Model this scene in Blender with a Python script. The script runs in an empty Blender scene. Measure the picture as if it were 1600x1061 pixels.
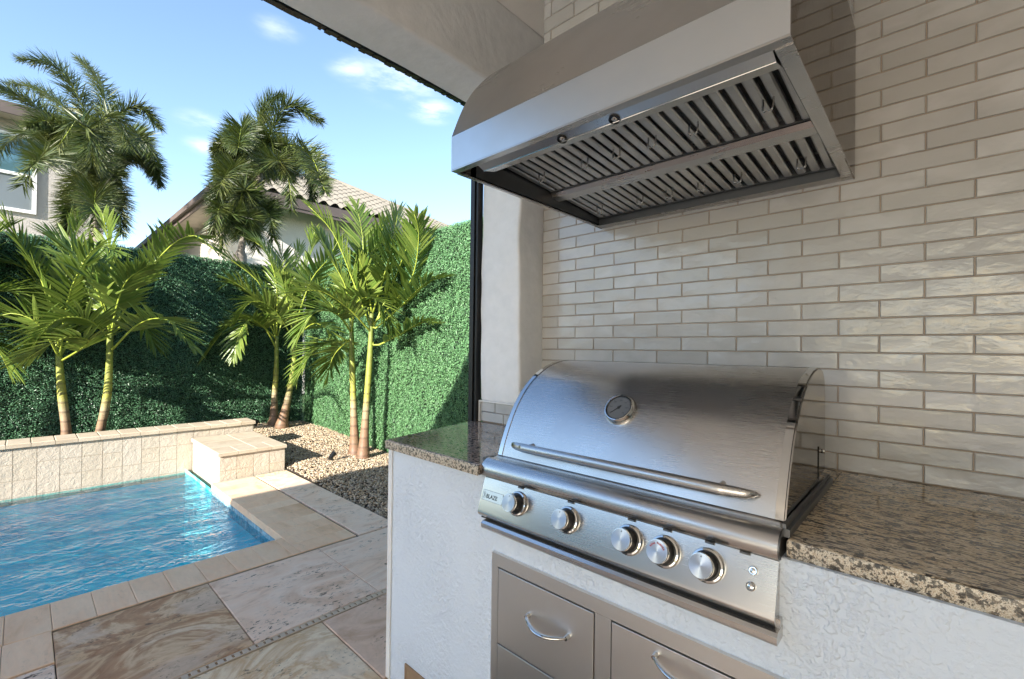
import bpy, math, random, json
import numpy as np
from mathutils import Vector, Matrix
rnd = random.Random(7); nrs = np.random.RandomState(5)
sc = bpy.context.scene
COL = sc.collection
R = math.radians
# ------------------------------------------------------------------ camera
cam = bpy.data.cameras.new('camera'); camo = bpy.data.objects.new('camera', cam); COL.objects.link(camo)
cam.sensor_width = 36; cam.lens = 36 * 710.95 / 1600; cam.shift_y = 10.9 / 1600; cam.shift_x = -0.7 / 1600
cam.clip_start = .02; cam.clip_end = 600
_yaw, _pit, _rol = R(42.9204), R(.3338), R(.708)
_f = Vector((-math.sin(_yaw) * math.cos(_pit), math.cos(_yaw) * math.cos(_pit), math.sin(_pit)))
_r = Vector((math.cos(_yaw), math.sin(_yaw), 0)); _u = _r.cross(_f)
_r2 = _r * math.cos(_rol) + _u * math.sin(_rol); _u2 = _u * math.cos(_rol) - _r * math.sin(_rol)
camo.matrix_world = Matrix(((_r2.x, _u2.x, -_f.x, 0), (_r2.y, _u2.y, -_f.y, 0), (_r2.z, _u2.z, -_f.z, 1.29), (0, 0, 0, 1)))
sc.camera = camo
# ------------------------------------------------------------------ world, sun, exposure
SUN_TO = Vector((.75, -2.15, 1.0)).normalized()
sun = bpy.data.lights.new('sun', 'SUN'); sun.energy = 2.65; sun.angle = R(.5); sun.color = (1, .94, .85)
suno = bpy.data.objects.new('sun', sun); COL.objects.link(suno)
suno.rotation_euler = (-SUN_TO).to_track_quat('-Z', 'Y').to_euler(); suno.location = (3, -8, 6)
w = bpy.data.worlds.new('World'); sc.world = w; w.use_nodes = True
wt = w.node_tree; wn = wt.nodes; wl = wt.links; wn.clear()
def wnode(t, **k):
    n = wn.new(t)
    for a, b in k.items(): setattr(n, a, b)
    return n
sky = wnode('ShaderNodeTexSky', sky_type='NISHITA', sun_disc=False)
sky.sun_elevation = math.asin(SUN_TO.z); sky.sun_rotation = math.atan2(SUN_TO.x, SUN_TO.y)
sky.air_density = 1.0; sky.dust_density = .5; sky.ozone_density = 1.8
geo = wnode('ShaderNodeTexCoord')
nz = wnode('ShaderNodeTexNoise'); nz.inputs['Scale'].default_value = 9; nz.inputs['Detail'].default_value = 6; nz.inputs['Roughness'].default_value = .6
mp = wnode('ShaderNodeMapping'); mp.inputs['Scale'].default_value = (1, 1, 3.4)
wl.new(geo.outputs['Generated'], mp.inputs['Vector']); wl.new(mp.outputs['Vector'], nz.inputs['Vector'])
acc = None
for (cx, cy, cz), rad, amt in [((-.735, .467, .497), .115, .62), ((-.715, .530, .457), .06, .95), ((-.775, .40, .50), .06, .5), ((-.80, .28, .526), .05, .35), ((-.905, .20, .375), .05, .5), ((-.915, .215, .34), .05, .6), ((-.9, -.35, .3), .3, .5), ((.3, .8, .5), .5, .5), ((.2, -.8, .5), .45, .4)]:
    sb = wnode('ShaderNodeVectorMath', operation='SUBTRACT'); sb.inputs[1].default_value = (cx, cy, cz); wl.new(geo.outputs['Generated'], sb.inputs[0])
    sm = wnode('ShaderNodeVectorMath', operation='MULTIPLY'); sm.inputs[1].default_value = (1, 1, 2.2); wl.new(sb.outputs[0], sm.inputs[0])
    ln = wnode('ShaderNodeVectorMath', operation='LENGTH'); wl.new(sm.outputs[0], ln.inputs[0])
    mr = wnode('ShaderNodeMapRange', interpolation_type='SMOOTHSTEP'); mr.inputs['From Min'].default_value = rad; mr.inputs['From Max'].default_value = 0; mr.inputs['To Max'].default_value = amt
    wl.new(ln.outputs['Value'], mr.inputs['Value'])
    if acc is None: acc = mr.outputs[0]
    else:
        ad = wnode('ShaderNodeMath', operation='MAXIMUM'); wl.new(acc, ad.inputs[0]); wl.new(mr.outputs[0], ad.inputs[1]); acc = ad.outputs[0]
mr = wnode('ShaderNodeMapRange', interpolation_type='SMOOTHSTEP'); mr.inputs['From Min'].default_value = .34; mr.inputs['From Max'].default_value = .72
wl.new(nz.outputs['Fac'], mr.inputs['Value'])
mu = wnode('ShaderNodeMath', operation='MULTIPLY'); wl.new(acc, mu.inputs[0]); wl.new(mr.outputs[0], mu.inputs[1])
mx = wnode('ShaderNodeMix', data_type='RGBA'); wl.new(mu.outputs[0], mx.inputs['Factor']); wl.new(sky.outputs[0], mx.inputs['A']); mx.inputs['B'].default_value = (4.6, 4.7, 4.9, 1)
bg = wnode('ShaderNodeBackground'); bg.inputs['Strength'].default_value = .075
wl.new(mx.outputs['Result'], bg.inputs['Color'])
wo = wnode('ShaderNodeOutputWorld'); wl.new(bg.outputs[0], wo.inputs['Surface'])
vs = sc.view_settings; vs.view_transform = 'Standard'; vs.look = 'None'; vs.exposure = 2.42; vs.gamma = 1; vs.use_curve_mapping = False
sc.cycles.max_bounces = 10; sc.cycles.diffuse_bounces = 6; sc.cycles.glossy_bounces = 5; sc.cycles.transparent_max_bounces = 12
sc.cycles.sample_clamp_indirect = 8; sc.cycles.use_denoising = True

# ------------------------------------------------------------------ helpers
WL = {}
class MB:
    def __init__(s): s.v = []; s.f = []
    def add(s, vs_, fs):
        b = len(s.v); s.v += [tuple(map(float, p)) for p in vs_]; s.f += [tuple(i + b for i in f) for f in fs]; return s
    def box(s, x0, x1, y0, y1, z0, z1):
        return s.add([(x, y, z) for x in (x0, x1) for y in (y0, y1) for z in (z0, z1)],
                     [(0, 1, 3, 2), (4, 6, 7, 5), (0, 4, 5, 1), (2, 3, 7, 6), (0, 2, 6, 4), (1, 5, 7, 3)])
    def prism(s, pts, ax, a, b):
        """polygon pts in the other two axes, extruded along axis ax from a to b"""
        n = len(pts)
        def mk(p, t):
            return (t, p[0], p[1]) if ax == 0 else (p[0], t, p[1]) if ax == 1 else (p[0], p[1], t)
        v = [mk(p, a) for p in pts] + [mk(p, b) for p in pts]
        return s.add(v, [tuple(range(n))[::-1], tuple(range(n, 2 * n))] + [(i, (i + 1) % n, n + (i + 1) % n, n + i) for i in range(n)])
    def sheet(s, pts, ax, a, b, seg=1):
        n = len(pts); v = []
        for k in range(seg + 1):
            t = a + (b - a) * k / seg
            v += [(t, p[0], p[1]) if ax == 0 else (p[0], t, p[1]) if ax == 1 else (p[0], p[1], t) for p in pts]
        return s.add(v, [(k * n + i, k * n + i + 1, (k + 1) * n + i + 1, (k + 1) * n + i) for k in range(seg) for i in range(n - 1)])
    def tube(s, pts, rad, n=10, cap=True):
        pts = [Vector(p) for p in pts]; m = len(pts)
        if not isinstance(rad, (list, tuple)): rad = [rad] * m
        T = [(pts[min(i + 1, m - 1)] - pts[max(i - 1, 0)]).normalized() for i in range(m)]
        up = Vector((0, 0, 1)) if abs(T[0].z) < .9 else Vector((1, 0, 0))
        v = []
        for i in range(m):
            a = T[i].cross(up).normalized(); b = a.cross(T[i]).normalized()
            r = rad[i]; ra, rb = (r if isinstance(r, tuple) else (r, r))
            v += [pts[i] + a * math.cos(2 * math.pi * k / n) * ra + b * math.sin(2 * math.pi * k / n) * rb for k in range(n)]
        f = [(i * n + k, i * n + (k + 1) % n, (i + 1) * n + (k + 1) % n, (i + 1) * n + k) for i in range(m - 1) for k in range(n)]
        if cap: f += [tuple(range(n))[::-1], tuple(range((m - 1) * n, m * n))]
        return s.add(v, f)
    def lathe(s, prof, n=32, mat=Matrix.Identity(4)):
        """profile (r, z) round the z axis, then moved by mat"""
        m = len(prof)
        v = [mat @ Vector((r * math.cos(2 * math.pi * k / n), r * math.sin(2 * math.pi * k / n), z)) for r, z in prof for k in range(n)]
        f = [(i * n + k, i * n + (k + 1) % n, (i + 1) * n + (k + 1) % n, (i + 1) * n + k) for i in range(m - 1) for k in range(n)]
        return s.add(v, f + [tuple(range(n))[::-1], tuple(range((m - 1) * n, m * n))])
def wloc(p): return WL.get(p.name, Vector((0, 0, 0))) if p else Vector((0, 0, 0))
def mesh_of(name, mb, loc, smooth=False):
    me = bpy.data.meshes.new(name)
    me.from_pydata([(a[0] - loc[0], a[1] - loc[1], a[2] - loc[2]) for a in mb.v], [], mb.f); me.validate(); me.update()
    if smooth is True: me.shade_smooth()
    return me
def obj(name, mb, mat, parent=None, smooth=False, bevel=0, seg=2, loc=None, auto=None, kind=None, label=None, flip=True):
    wl0 = Vector(loc) if loc is not None else wloc(parent)
    me = mesh_of(name, mb, wl0, smooth)
    if flip and len(me.polygons) < 60000:
        import bmesh
        bm = bmesh.new(); bm.from_mesh(me); bmesh.ops.recalc_face_normals(bm, faces=bm.faces); bm.to_mesh(me); bm.free()
    me.materials.append(mat)
    o = bpy.data.objects.new(name, me); COL.objects.link(o)
    if parent: o.parent = parent; o.location = wl0 - wloc(parent)
    else: o.location = wl0
    WL[o.name] = wl0
    if bevel:
        m = o.modifiers.new('bevel', 'BEVEL'); m.width = bevel; m.segments = seg; m.limit_method = 'ANGLE'; m.angle_limit = R(40)
        me.shade_smooth()
        m2 = o.modifiers.new('wn', 'WEIGHTED_NORMAL'); m2.keep_sharp = True
    elif auto:
        me.shade_smooth(); me.set_sharp_from_angle(angle=R(auto))
    if kind: o['kind'] = kind
    if label: o['label'] = label
    return o
def inst(me, name, parent, loc, rot=(0, 0, 0), scale=None):
    o = bpy.data.objects.new(name, me); COL.objects.link(o); o.parent = parent
    o.location = Vector(loc) - wloc(parent); o.rotation_euler = rot
    if scale: o.scale = scale
    WL[o.name] = Vector(loc); return o
def thing(name, label, cat, loc, group=None):
    o = bpy.data.objects.new(name, None); COL.objects.link(o); o.location = loc; o.empty_display_size = .1
    WL[o.name] = Vector(loc); o['label'] = label; o['category'] = cat
    if group: o['group'] = group
    return o
def structure(name, mb, mat, **k):
    o = obj(name, mb, mat, **k); o['kind'] = 'structure'; return o
def np_obj(name, V, F, mat, parent=None, kind=None, smooth=False):
    wl0 = wloc(parent)
    me = bpy.data.meshes.new(name); V = np.asarray(V, np.float32) - np.array(wl0, np.float32)
    F = np.asarray(F, np.int32); k = F.shape[1]
    me.vertices.add(len(V)); me.vertices.foreach_set('co', V.ravel())
    me.loops.add(F.size); me.loops.foreach_set('vertex_index', F.ravel())
    me.polygons.add(len(F)); me.polygons.foreach_set('loop_start', np.arange(0, F.size, k, dtype=np.int32))
    me.update(calc_edges=True); me.validate()
    if smooth: me.shade_smooth()
    me.materials.append(mat); o = bpy.data.objects.new(name, me); COL.objects.link(o)
    if parent: o.parent = parent
    if kind: o['kind'] = kind
    WL[o.name] = wl0; return o
def text_mb(txt, size, origin, right, up, extr=.0006, bold=0, align='LEFT'):
    cu = bpy.data.curves.new('t', 'FONT'); cu.body = txt; cu.size = size; cu.extrude = extr; cu.offset = bold; cu.align_x = align
    o = bpy.data.objects.new('t', cu); COL.objects.link(o)
    me = o.to_mesh(); right = Vector(right).normalized(); up = Vector(up).normalized(); n = right.cross(up)
    mb = MB(); mb.add([Vector(origin) + right * v.co.x + up * v.co.y + n * v.co.z for v in me.vertices], [tuple(p.vertices) for p in me.polygons])
    o.to_mesh_clear(); bpy.data.objects.remove(o); bpy.data.curves.remove(cu); return mb

# ------------------------------------------------------------------ materials
class NT:
    def __init__(s, name):
        s.m = bpy.data.materials.new(name); s.m.use_nodes = True; s.t = s.m.node_tree; s.n = s.t.nodes; s.l = s.t.links
        s.b = s.n['Principled BSDF']; s.pos = None
    def new(s, t, **k):
        n = s.n.new(t)
        for a, b in k.items(): setattr(n, a, b)
        return n
    def vec(s, scale=(1, 1, 1), rot=(0, 0, 0), obj=False):
        if obj:
            g = s.new('ShaderNodeTexCoord').outputs['Object']
        else: g = s.new('ShaderNodeNewGeometry').outputs['Position']
        m = s.new('ShaderNodeMapping'); m.inputs['Scale'].default_value = scale; m.inputs['Rotation'].default_value = rot
        s.l.new(g, m.inputs['Vector']); return m.outputs[0]
    def noise(s, scale, detail=4, rough=.55, vec=None, dist=0):
        n = s.new('ShaderNodeTexNoise'); n.inputs['Scale'].default_value = scale; n.inputs['Detail'].default_value = detail
        n.inputs['Roughness'].default_value = rough; n.inputs['Distortion'].default_value = dist
        s.l.new(vec if vec is not None else s.vec(), n.inputs['Vector']); return n.outputs['Fac']
    def vor(s, scale, vec=None, feature='F1', out='Distance', rand=1):
        n = s.new('ShaderNodeTexVoronoi', feature=feature); n.inputs['Scale'].default_value = scale; n.inputs['Randomness'].default_value = rand
        s.l.new(vec if vec is not None else s.vec(), n.inputs['Vector']); return n.outputs[out]
    def ramp(s, fac, stops):
        n = s.new('ShaderNodeValToRGB'); e = n.color_ramp.elements
        while len(e) < len(stops): e.new(.5)
        for i, (p, c) in enumerate(stops):
            e[i].position = p; e[i].color = (*c, 1) if isinstance(c, tuple) else (c, c, c, 1)
        s.l.new(fac, n.inputs['Fac']); return n.outputs['Color']
    def rng(s, fac, a, b, c, d, smooth=False):
        n = s.new('ShaderNodeMapRange'); n.inputs['From Min'].default_value = a; n.inputs['From Max'].default_value = b
        n.inputs['To Min'].default_value = c; n.inputs['To Max'].default_value = d
        if smooth: n.interpolation_type = 'SMOOTHSTEP'
        s.l.new(fac, n.inputs['Value']); return n.outputs[0]
    def mix(s, fac, a, b, mode='MIX'):
        n = s.new('ShaderNodeMix', data_type='RGBA', blend_type=mode)
        for k, x in (('Factor', fac), ('A', a), ('B', b)):
            i = n.inputs[k]
            if isinstance(x, (int, float)): i.default_value = x
            elif isinstance(x, tuple): i.default_value = (*x, 1)
            else: s.l.new(x, i)
        return n.outputs['Result']
    def math(s, op, a, b=None):
        n = s.new('ShaderNodeMath', operation=op)
        for i, x in enumerate((a, b)):
            if x is None: continue
            if isinstance(x, (int, float)): n.inputs[i].default_value = x
            else: s.l.new(x, n.inputs[i])
        return n.outputs[0]
    def bump(s, h, strength=.3, dist=.01, prev=None):
        n = s.new('ShaderNodeBump'); n.inputs['Strength'].default_value = strength; n.inputs['Distance'].default_value = dist
        s.l.new(h, n.inputs['Height'])
        if prev is not None: s.l.new(prev, n.inputs['Normal'])
        s.l.new(n.outputs[0], s.b.inputs['Normal']); return n.outputs[0]
    def set(s, **k):
        names = dict(color='Base Color', rough='Roughness', metal='Metallic', spec='Specular IOR Level', coat='Coat Weight', coatr='Coat Roughness', trans='Transmission Weight', ior='IOR', aniso='Anisotropic', anrot='Anisotropic Rotation', sss='Subsurface Weight')
        for a, x in k.items():
            i = s.b.inputs[names[a]]
            if isinstance(x, (int, float)): i.default_value = x
            elif isinstance(x, tuple): i.default_value = (*x, 1)
            else: s.l.new(x, i)
        return s
    def rand(s): return s.new('ShaderNodeObjectInfo').outputs['Random']
    def island(s): return s.new('ShaderNodeNewGeometry').outputs['Random Per Island']
def simple(name, color, rough=.5, metal=0, bs=None, bst=.2, bd=.002, var=.12, vs_=3.0, spec=.5):
    t = NT(name); n = t.noise(vs_, 5, .6)
    c = t.mix(t.rng(n, .3, .7, 0, 1), tuple(x * (1 - var) for x in color), tuple(min(1, x * (1 + var)) for x in color))
    t.set(color=c, rough=rough, metal=metal, spec=spec)
    if bs: t.bump(t.noise(bs, 4), bst, bd)
    return t.m
def steel(name, color=(.55, .55, .545), rough=.26, stretch=(1, 60, 60), bst=.008, smudge=.1, aniso=0.0):
    t = NT(name)
    if aniso: tg = t.new('ShaderNodeTangent', direction_type='RADIAL', axis='X'); t.l.new(tg.outputs[0], t.b.inputs['Tangent'])
    v = t.vec(stretch)
    n = t.noise(9, 3, .7, v); s2 = t.noise(2.2, 4, .6)
    r = t.math('ADD', t.rng(n, .3, .7, rough - .015, rough + .02), t.rng(s2, .35, .7, -.02, smudge))
    c = t.mix(t.rng(s2, .35, .7, 0, 1), color, tuple(x * .86 for x in color))
    t.set(color=c, rough=r, metal=1, aniso=aniso); t.bump(n, bst, .0006); return t.m
M = {}
M['steel'] = steel('brushed_steel_along_x', color=(.64, .625, .61), rough=.25, aniso=.6, bst=0, smudge=.05)
M['steel_v'] = steel('brushed_steel_upright', stretch=(60, 60, 1), rough=.27)
M['steel_hood'] = steel('brushed_steel_hood', color=(.54, .53, .52), rough=.25, stretch=(1, 9, 9), smudge=.10, bst=0)
M['steel_front'] = steel('brushed_steel_hood_front', color=(.60, .615, .64), rough=.30, stretch=(2, 50, 50), smudge=.1, bst=.004)
M['mirror'] = simple('polished_steel', (.62, .62, .61), .06, 1, var=.04)
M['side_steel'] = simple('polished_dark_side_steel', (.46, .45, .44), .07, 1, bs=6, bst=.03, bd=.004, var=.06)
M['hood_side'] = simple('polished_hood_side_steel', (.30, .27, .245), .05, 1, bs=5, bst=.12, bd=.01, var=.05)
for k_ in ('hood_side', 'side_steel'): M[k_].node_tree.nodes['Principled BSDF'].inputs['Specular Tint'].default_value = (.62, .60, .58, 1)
M['dark_steel'] = simple('dark_inner_steel', (.16, .165, .17), .4, 1, var=.1)
M['baffle'] = simple('baffle_steel', (.52, .515, .51), .36, 1, var=.15, vs_=9)
M['black'] = simple('black_plastic', (.012, .012, .013), .35)
M['gap'] = simple('dark_gap', (.01, .01, .01), .8)
M['bronze'] = simple('dark_bronze_frame', (.018, .017, .017), .4, .3)
t = NT('cabinet_steel'); v = t.vec((50, 50, 1)); n = t.noise(14, 3, .7, v); s2 = t.noise(1.6, 4, .6)
t.set(color=t.mix(s2, (.78, .765, .75), (.68, .665, .65)), rough=t.rng(n, .3, .7, .36, .46), metal=1); t.bump(n, .012, .0005); M['cab'] = t.m
# knob face: turned disc, grooves round the local z axis
t = NT('turned_knob_face'); tg = t.new('ShaderNodeTangent', direction_type='RADIAL', axis='Z')
t.set(color=(.50, .51, .54), rough=.34, metal=1, aniso=.85); t.l.new(tg.outputs[0], t.b.inputs['Tangent']); M['knobface'] = t.m
# glazed wall tile
t = NT('glazed_tile'); rd = t.rand(); wv = t.vec((1, 1, 1.6)); n1 = t.noise(9, 3, .5, wv, .6); n2 = t.noise(38, 3, .55, wv, .8); n3 = t.noise(130, 3)
base = t.mix(rd, (.42, .415, .405), (.55, .555, .565)); base = t.mix(t.rng(n1, .3, .72, 0, 1), base, (.44, .44, .44))
t.set(color=base, rough=t.rng(n2, .35, .75, .07, .15), spec=.55)
b1 = t.bump(n1, .4, .007); b2 = t.bump(n2, .4, .0022, b1); M['tile'] = t.m
M['grout'] = simple('tile_grout', (.36, .30, .245), .9, bs=200, bst=.3, var=.1)
# stuccos
t = NT('smooth_lumpy_stucco'); a = t.noise(3.2, 3, .5, None, .6); b = t.noise(17, 4, .6); c = t.noise(160, 3)
t.set(color=t.mix(t.rng(b, .3, .7, 0, 1), (.72, .735, .755), (.79, .80, .82)), rough=.75); p1 = t.bump(a, .4, .03); p2 = t.bump(b, .3, .010, p1); t.bump(c, .2, .001, p2); M['post'] = t.m
t = NT('knockdown_stucco'); pat = t.noise(3.0, 3, .5); v1 = t.noise(78, 3, .55); v2 = t.noise(9, 4, .6); v3 = t.noise(240, 2)
h = t.math('MULTIPLY', t.rng(v1, .42, .62, 0, 1, True), t.rng(pat, .36, .62, .25, 1, True))
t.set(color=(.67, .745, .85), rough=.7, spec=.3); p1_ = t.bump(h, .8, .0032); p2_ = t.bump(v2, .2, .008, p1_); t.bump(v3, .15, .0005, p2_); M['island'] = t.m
M['white_trim'] = simple('white_metal_trim', (.8, .8, .8), .35)
M['house_stucco'] = simple('pale_house_stucco', (.72, .66, .60), .85, bs=40, bst=.5, bd=.02, var=.05)
M['house_stucco2'] = simple('grey_house_stucco', (.40, .37, .345), .85, bs=30, bst=.5, bd=.02, var=.06)
M['fascia'] = simple('brown_fascia', (.11, .085, .075), .6)
M['soffit'] = simple('tan_soffit', (.42, .36, .31), .7)
M['ceiling'] = simple('painted_ceiling', (.85, .83, .81), .8, bs=30, bst=.3, bd=.004, var=.03)
t = NT('roof_tile'); n = t.noise(1.6, 5, .6); i = t.noise(7, 3); t.set(color=t.mix(n, (.145, .13, .105), (.235, .215, .175)), rough=.8); t.bump(i, .4, .02); M['rooftile'] = t.m
# granite
def granite(name, stretch, dark, light, warm):
    t = NT(name); v = t.vec(stretch); a = t.noise(34, 4, .66, v, .15); b = t.noise(62, 3, .6, v); c = t.vor(150, t.vec((1, 1, 1)), out='Color')
    col = t.ramp(a, [(.34, dark), (.43, tuple(x * .5 for x in warm)), (.47, light), (.53, warm), (.57, light), (.62, tuple(x * .6 for x in warm)), (.68, dark)])
    col = t.mix(t.rng(b, .53, .60, 0, .9), col, dark); g = t.noise(7, 3); col = t.mix(t.rng(g, .4, .65, 0, .2), col, (.42, .40, .37))
    sp = t.new('ShaderNodeSeparateColor'); t.l.new(c, sp.inputs[0]); col = t.mix(t.rng(sp.outputs[0], .85, .9, 0, .8), col, (.02, .018, .016))
    t.set(color=col, rough=.09, spec=.55); return t
M['granite'] = granite('polished_granite', (.6, 2.5, 2.5), (.012, .010, .010), (.80, .66, .46), (.42, .30, .18)).m
t = granite('rough_granite_edge', (2.3, 2.3, 2.3), (.02, .018, .016), (.78, .72, .60), (.40, .29, .18)); t.set(rough=.35); M['granite_edge'] = t.m
t = granite('polished_granite_grey', (1, 1.8, 1.8), (.02, .016, .015), (.52, .41, .34), (.26, .185, .15)); M['granite_l'] = t.m
# travertines
def trav(name, stops, scale=1.5, st=(1, 1, 1), pits=.5, dist=1.5, rot=0, patch=None):
    t = NT(name); rd = t.rand(); g = t.new('ShaderNodeNewGeometry').outputs['Position']; vm = t.new('ShaderNodeVectorMath', operation='SCALE')
    cb = t.new('ShaderNodeCombineXYZ'); 
    for k in range(3): t.l.new(rd, cb.inputs[k])
    vm.inputs['Scale'].default_value = 7; t.l.new(cb.outputs[0], vm.inputs[0])
    va = t.new('ShaderNodeVectorMath', operation='ADD'); t.l.new(g, va.inputs[0]); t.l.new(vm.outputs[0], va.inputs[1])
    m = t.new('ShaderNodeMapping'); m.inputs['Scale'].default_value = st; m.inputs['Rotation'].default_value = (0, 0, rot); t.l.new(va.outputs[0], m.inputs[0]); v = m.outputs[0]
    a = t.noise(scale, 8, .62, v, dist); b = t.noise(scale * 7, 6, .7, v, 1.2)
    col = t.ramp(a, stops); col = t.mix(t.rng(b, .35, .7, 0, .4), col, tuple(x * .72 for x in stops[len(stops) // 2][1]))
    if patch: col = t.mix(t.rng(t.noise(2.1, 5, .6, v, 1.0), .46, .60, 0, .85, True), col, t.mix(t.rng(b, .35, .65, 0, 1), patch, tuple(x * .8 for x in patch)))
    n5 = t.noise(42, 5, .72, v, .8); cl = t.noise(6, 3, .6, v); pit = t.math('MULTIPLY', t.rng(n5, .565, .62, 0, 1), t.rng(cl, .46, .60, 0, 1))
    col = t.mix(t.math('MULTIPLY', pit, pits), col, (.10, .075, .06)); col = t.mix(t.math('MULTIPLY', rd, .12), col, (.4, .28, .17))
    t.set(color=col, rough=.62, spec=.35); p = t.bump(b, .15, .002); t.bump(t.math('MULTIPLY', pit, -1), .6 * pits, .004, p); return t.m
M['trav_brown'] = trav('travertine_brown_veined', [(.30, (.30, .13, .06)), (.38, (.46, .23, .11)), (.42, (.74, .48, .27)), (.46, (.38, .18, .085)), (.51, (.54, .29, .15)), (.55, (.82, .58, .36)), (.59, (.46, .24, .12)), (.64, (.88, .68, .47)), (.70, (.56, .32, .17)), (.8, (.36, .17, .08))], 2.0, (1.25, .85, 1), .9, 1.1, .5, (.80, .60, .44))
M['trav_white'] = trav('travertine_white_pitted', [(.30, (.66, .40, .25)), (.42, (.93, .66, .48)), (.55, (.95, .73, .57)), (.66, (.78, .52, .36)), (.75, (.94, .70, .53))], 2.6, (1.3, .6, 1), 1, 1.6)
M['trav_cream'] = trav('travertine_cream_swirled', [(.28, (.42, .21, .09)), (.38, (.70, .45, .24)), (.46, (.92, .74, .52)), (.50, (.66, .42, .22)), (.55, (.94, .78, .57)), (.60, (.62, .38, .19)), (.66, (.90, .73, .51)), (.74, (.72, .48, .27))], 1.7, (1.1, .85, 1), .7, 1.8, 0, (.92, .76, .58))
M['trav_grey'] = trav('travertine_grey_pitted', [(.30, (.50, .30, .19)), (.42, (.74, .50, .35)), (.52, (.84, .60, .45)), (.64, (.60, .37, .24)), (.75, (.78, .54, .39))], 2.6, (1.2, .7, 1), .9, 1.6)
M['coping'] = trav('cream_coping_stone', [(.30, (.72, .42, .23)), (.45, (.92, .60, .38)), (.6, (.95, .68, .46)), (.75, (.84, .51, .29))], 2.2, (.5, 1.6, 1), .2, 1)
M['stone'] = trav('split_face_cream_stone', [(.30, (.40, .32, .225)), (.45, (.50, .415, .31)), (.6, (.54, .47, .36)), (.75, (.44, .355, .255))], 2.5, (1, 1, 1), .15, 1)
t = NT('chiselled_cream_stone'); rd = t.rand(); a = t.noise(5, 6, .6); b = t.noise(30, 5, .65, None, .7)
t.set(color=t.mix(rd, t.mix(a, (.41, .345, .26), (.53, .465, .37)), (.49, .43, .35)), rough=.75); p1 = t.bump(a, .35, .012); t.bump(b, .8, .008, p1); M['facestone'] = t.m
M['joint'] = simple('stone_joint', (.44, .37, .28), .9)
M['pale_floor'] = simple('pale_stone_floor', (.66, .58, .49), .7, var=.2)
M['dark_joint'] = simple('dark_expansion_joint', (.06, .045, .035), .9)
M['drain'] = simple('sand_plastic_drain', (.60, .48, .36), .5)
M['soil'] = simple('brown_mulch', (.06, .04, .03), .95, bs=60, bst=1, bd=.03)
M['grass'] = simple('distant_lawn', (.05, .10, .03), .95)
# water and pool
t = NT('pool_plaster_painted_caustics'); a = t.vor(4.5, t.vec((1, 1, 1)), 'SMOOTH_F1'); a = t.math('ADD', a, t.math('MULTIPLY', t.noise(9, 4, .6, None, 1.5), .5)); a = t.rng(a, .35, .95, .3, .7); b = t.noise(1.1, 3)  # caustic light painted into the plaster colour as bright cyan mottling
t.set(color=t.mix(t.rng(b, .35, .65, 0, 1), t.mix(t.rng(a, .38, .62, 0, 1), (.03, .60, .74), (.60, .98, .97)), (.14, .80, .88)), rough=.7); M['caustic_plaster'] = t.m
t = NT('pool_water'); t.n.remove(t.b); out = t.n['Material Output']
fr = t.new('ShaderNodeFresnel'); fr.inputs['IOR'].default_value = 1.33
tr = t.new('ShaderNodeBsdfTransparent'); gl = t.new('ShaderNodeBsdfGlossy'); gl.inputs['Roughness'].default_value = .02; gl.inputs['Color'].default_value = (1, 1, 1, 1)
tr.inputs['Color'].default_value = (.17, .88, .94, 1)
n1 = t.noise(9, 3, .5, t.vec((1.5, .9, 1)), 1.2); n2 = t.noise(30, 3, .55, t.vec((1.4, .9, 1)), 1.0)
bm1 = t.new('ShaderNodeBump'); bm1.inputs['Strength'].default_value = .7; bm1.inputs['Distance'].default_value = .03; t.l.new(n1, bm1.inputs['Height'])
bm2 = t.new('ShaderNodeBump'); bm2.inputs['Strength'].default_value = .8; bm2.inputs['Distance'].default_value = .009; t.l.new(n2, bm2.inputs['Height']); t.l.new(bm1.outputs[0], bm2.inputs['Normal'])
for x in (fr, gl): t.l.new(bm2.outputs[0], x.inputs['Normal'])
mxs = t.new('ShaderNodeMixShader'); t.l.new(fr.outputs[0], mxs.inputs[0]); t.l.new(tr.outputs[0], mxs.inputs[1]); t.l.new(gl.outputs[0], mxs.inputs[2]); t.l.new(mxs.outputs[0], out.inputs['Surface']); M['water'] = t.m
M['watertile'] = simple('blue_waterline_tile', (.26, .42, .50), .15, vs_=30, var=.5)
# plants
def leafmat(name, c1, c2, c3, rough=.4, transl=.25):
    t = NT(name); i = t.island(); n = t.noise(2.5, 3)
    c = t.mix(i, c1, c2); c = t.mix(t.rng(n, .45, .7, 0, .6), c, c3)
    t.set(color=c, rough=rough, spec=.45)
    tl = t.new('ShaderNodeBsdfTranslucent'); t.l.new(t.mix(.5, c, (.20, .27, .04)), tl.inputs['Color'])
    ms = t.new('ShaderNodeMixShader'); ms.inputs[0].default_value = transl; t.l.new(t.b.outputs[0], ms.inputs[1]); t.l.new(tl.outputs[0], ms.inputs[2])
    t.l.new(ms.outputs[0], t.n['Material Output'].inputs['Surface']); return t.m
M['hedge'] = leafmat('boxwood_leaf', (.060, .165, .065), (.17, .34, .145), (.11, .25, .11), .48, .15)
M['hedge_shaded'] = leafmat('boxwood_leaf_shaded', (.035, .11, .05), (.12, .25, .13), (.07, .17, .10), .36, .12)  # same boxwood, with the back hedge's shade put into a darker, bluer colour
M['frond'] = leafmat('palm_leaflet', (.085, .15, .022), (.20, .25, .05), (.05, .10, .02), .34, .24)
M['fox'] = leafmat('foxtail_leaflet', (.012, .032, .007), (.075, .10, .022), (.12, .12, .03), .45, .10)
M['rachis'] = simple('palm_rachis', (.30, .36, .05), .4)
M['hedgeback'] = simple('dark_hedge_mat', (.008, .02, .010), .9)
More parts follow.
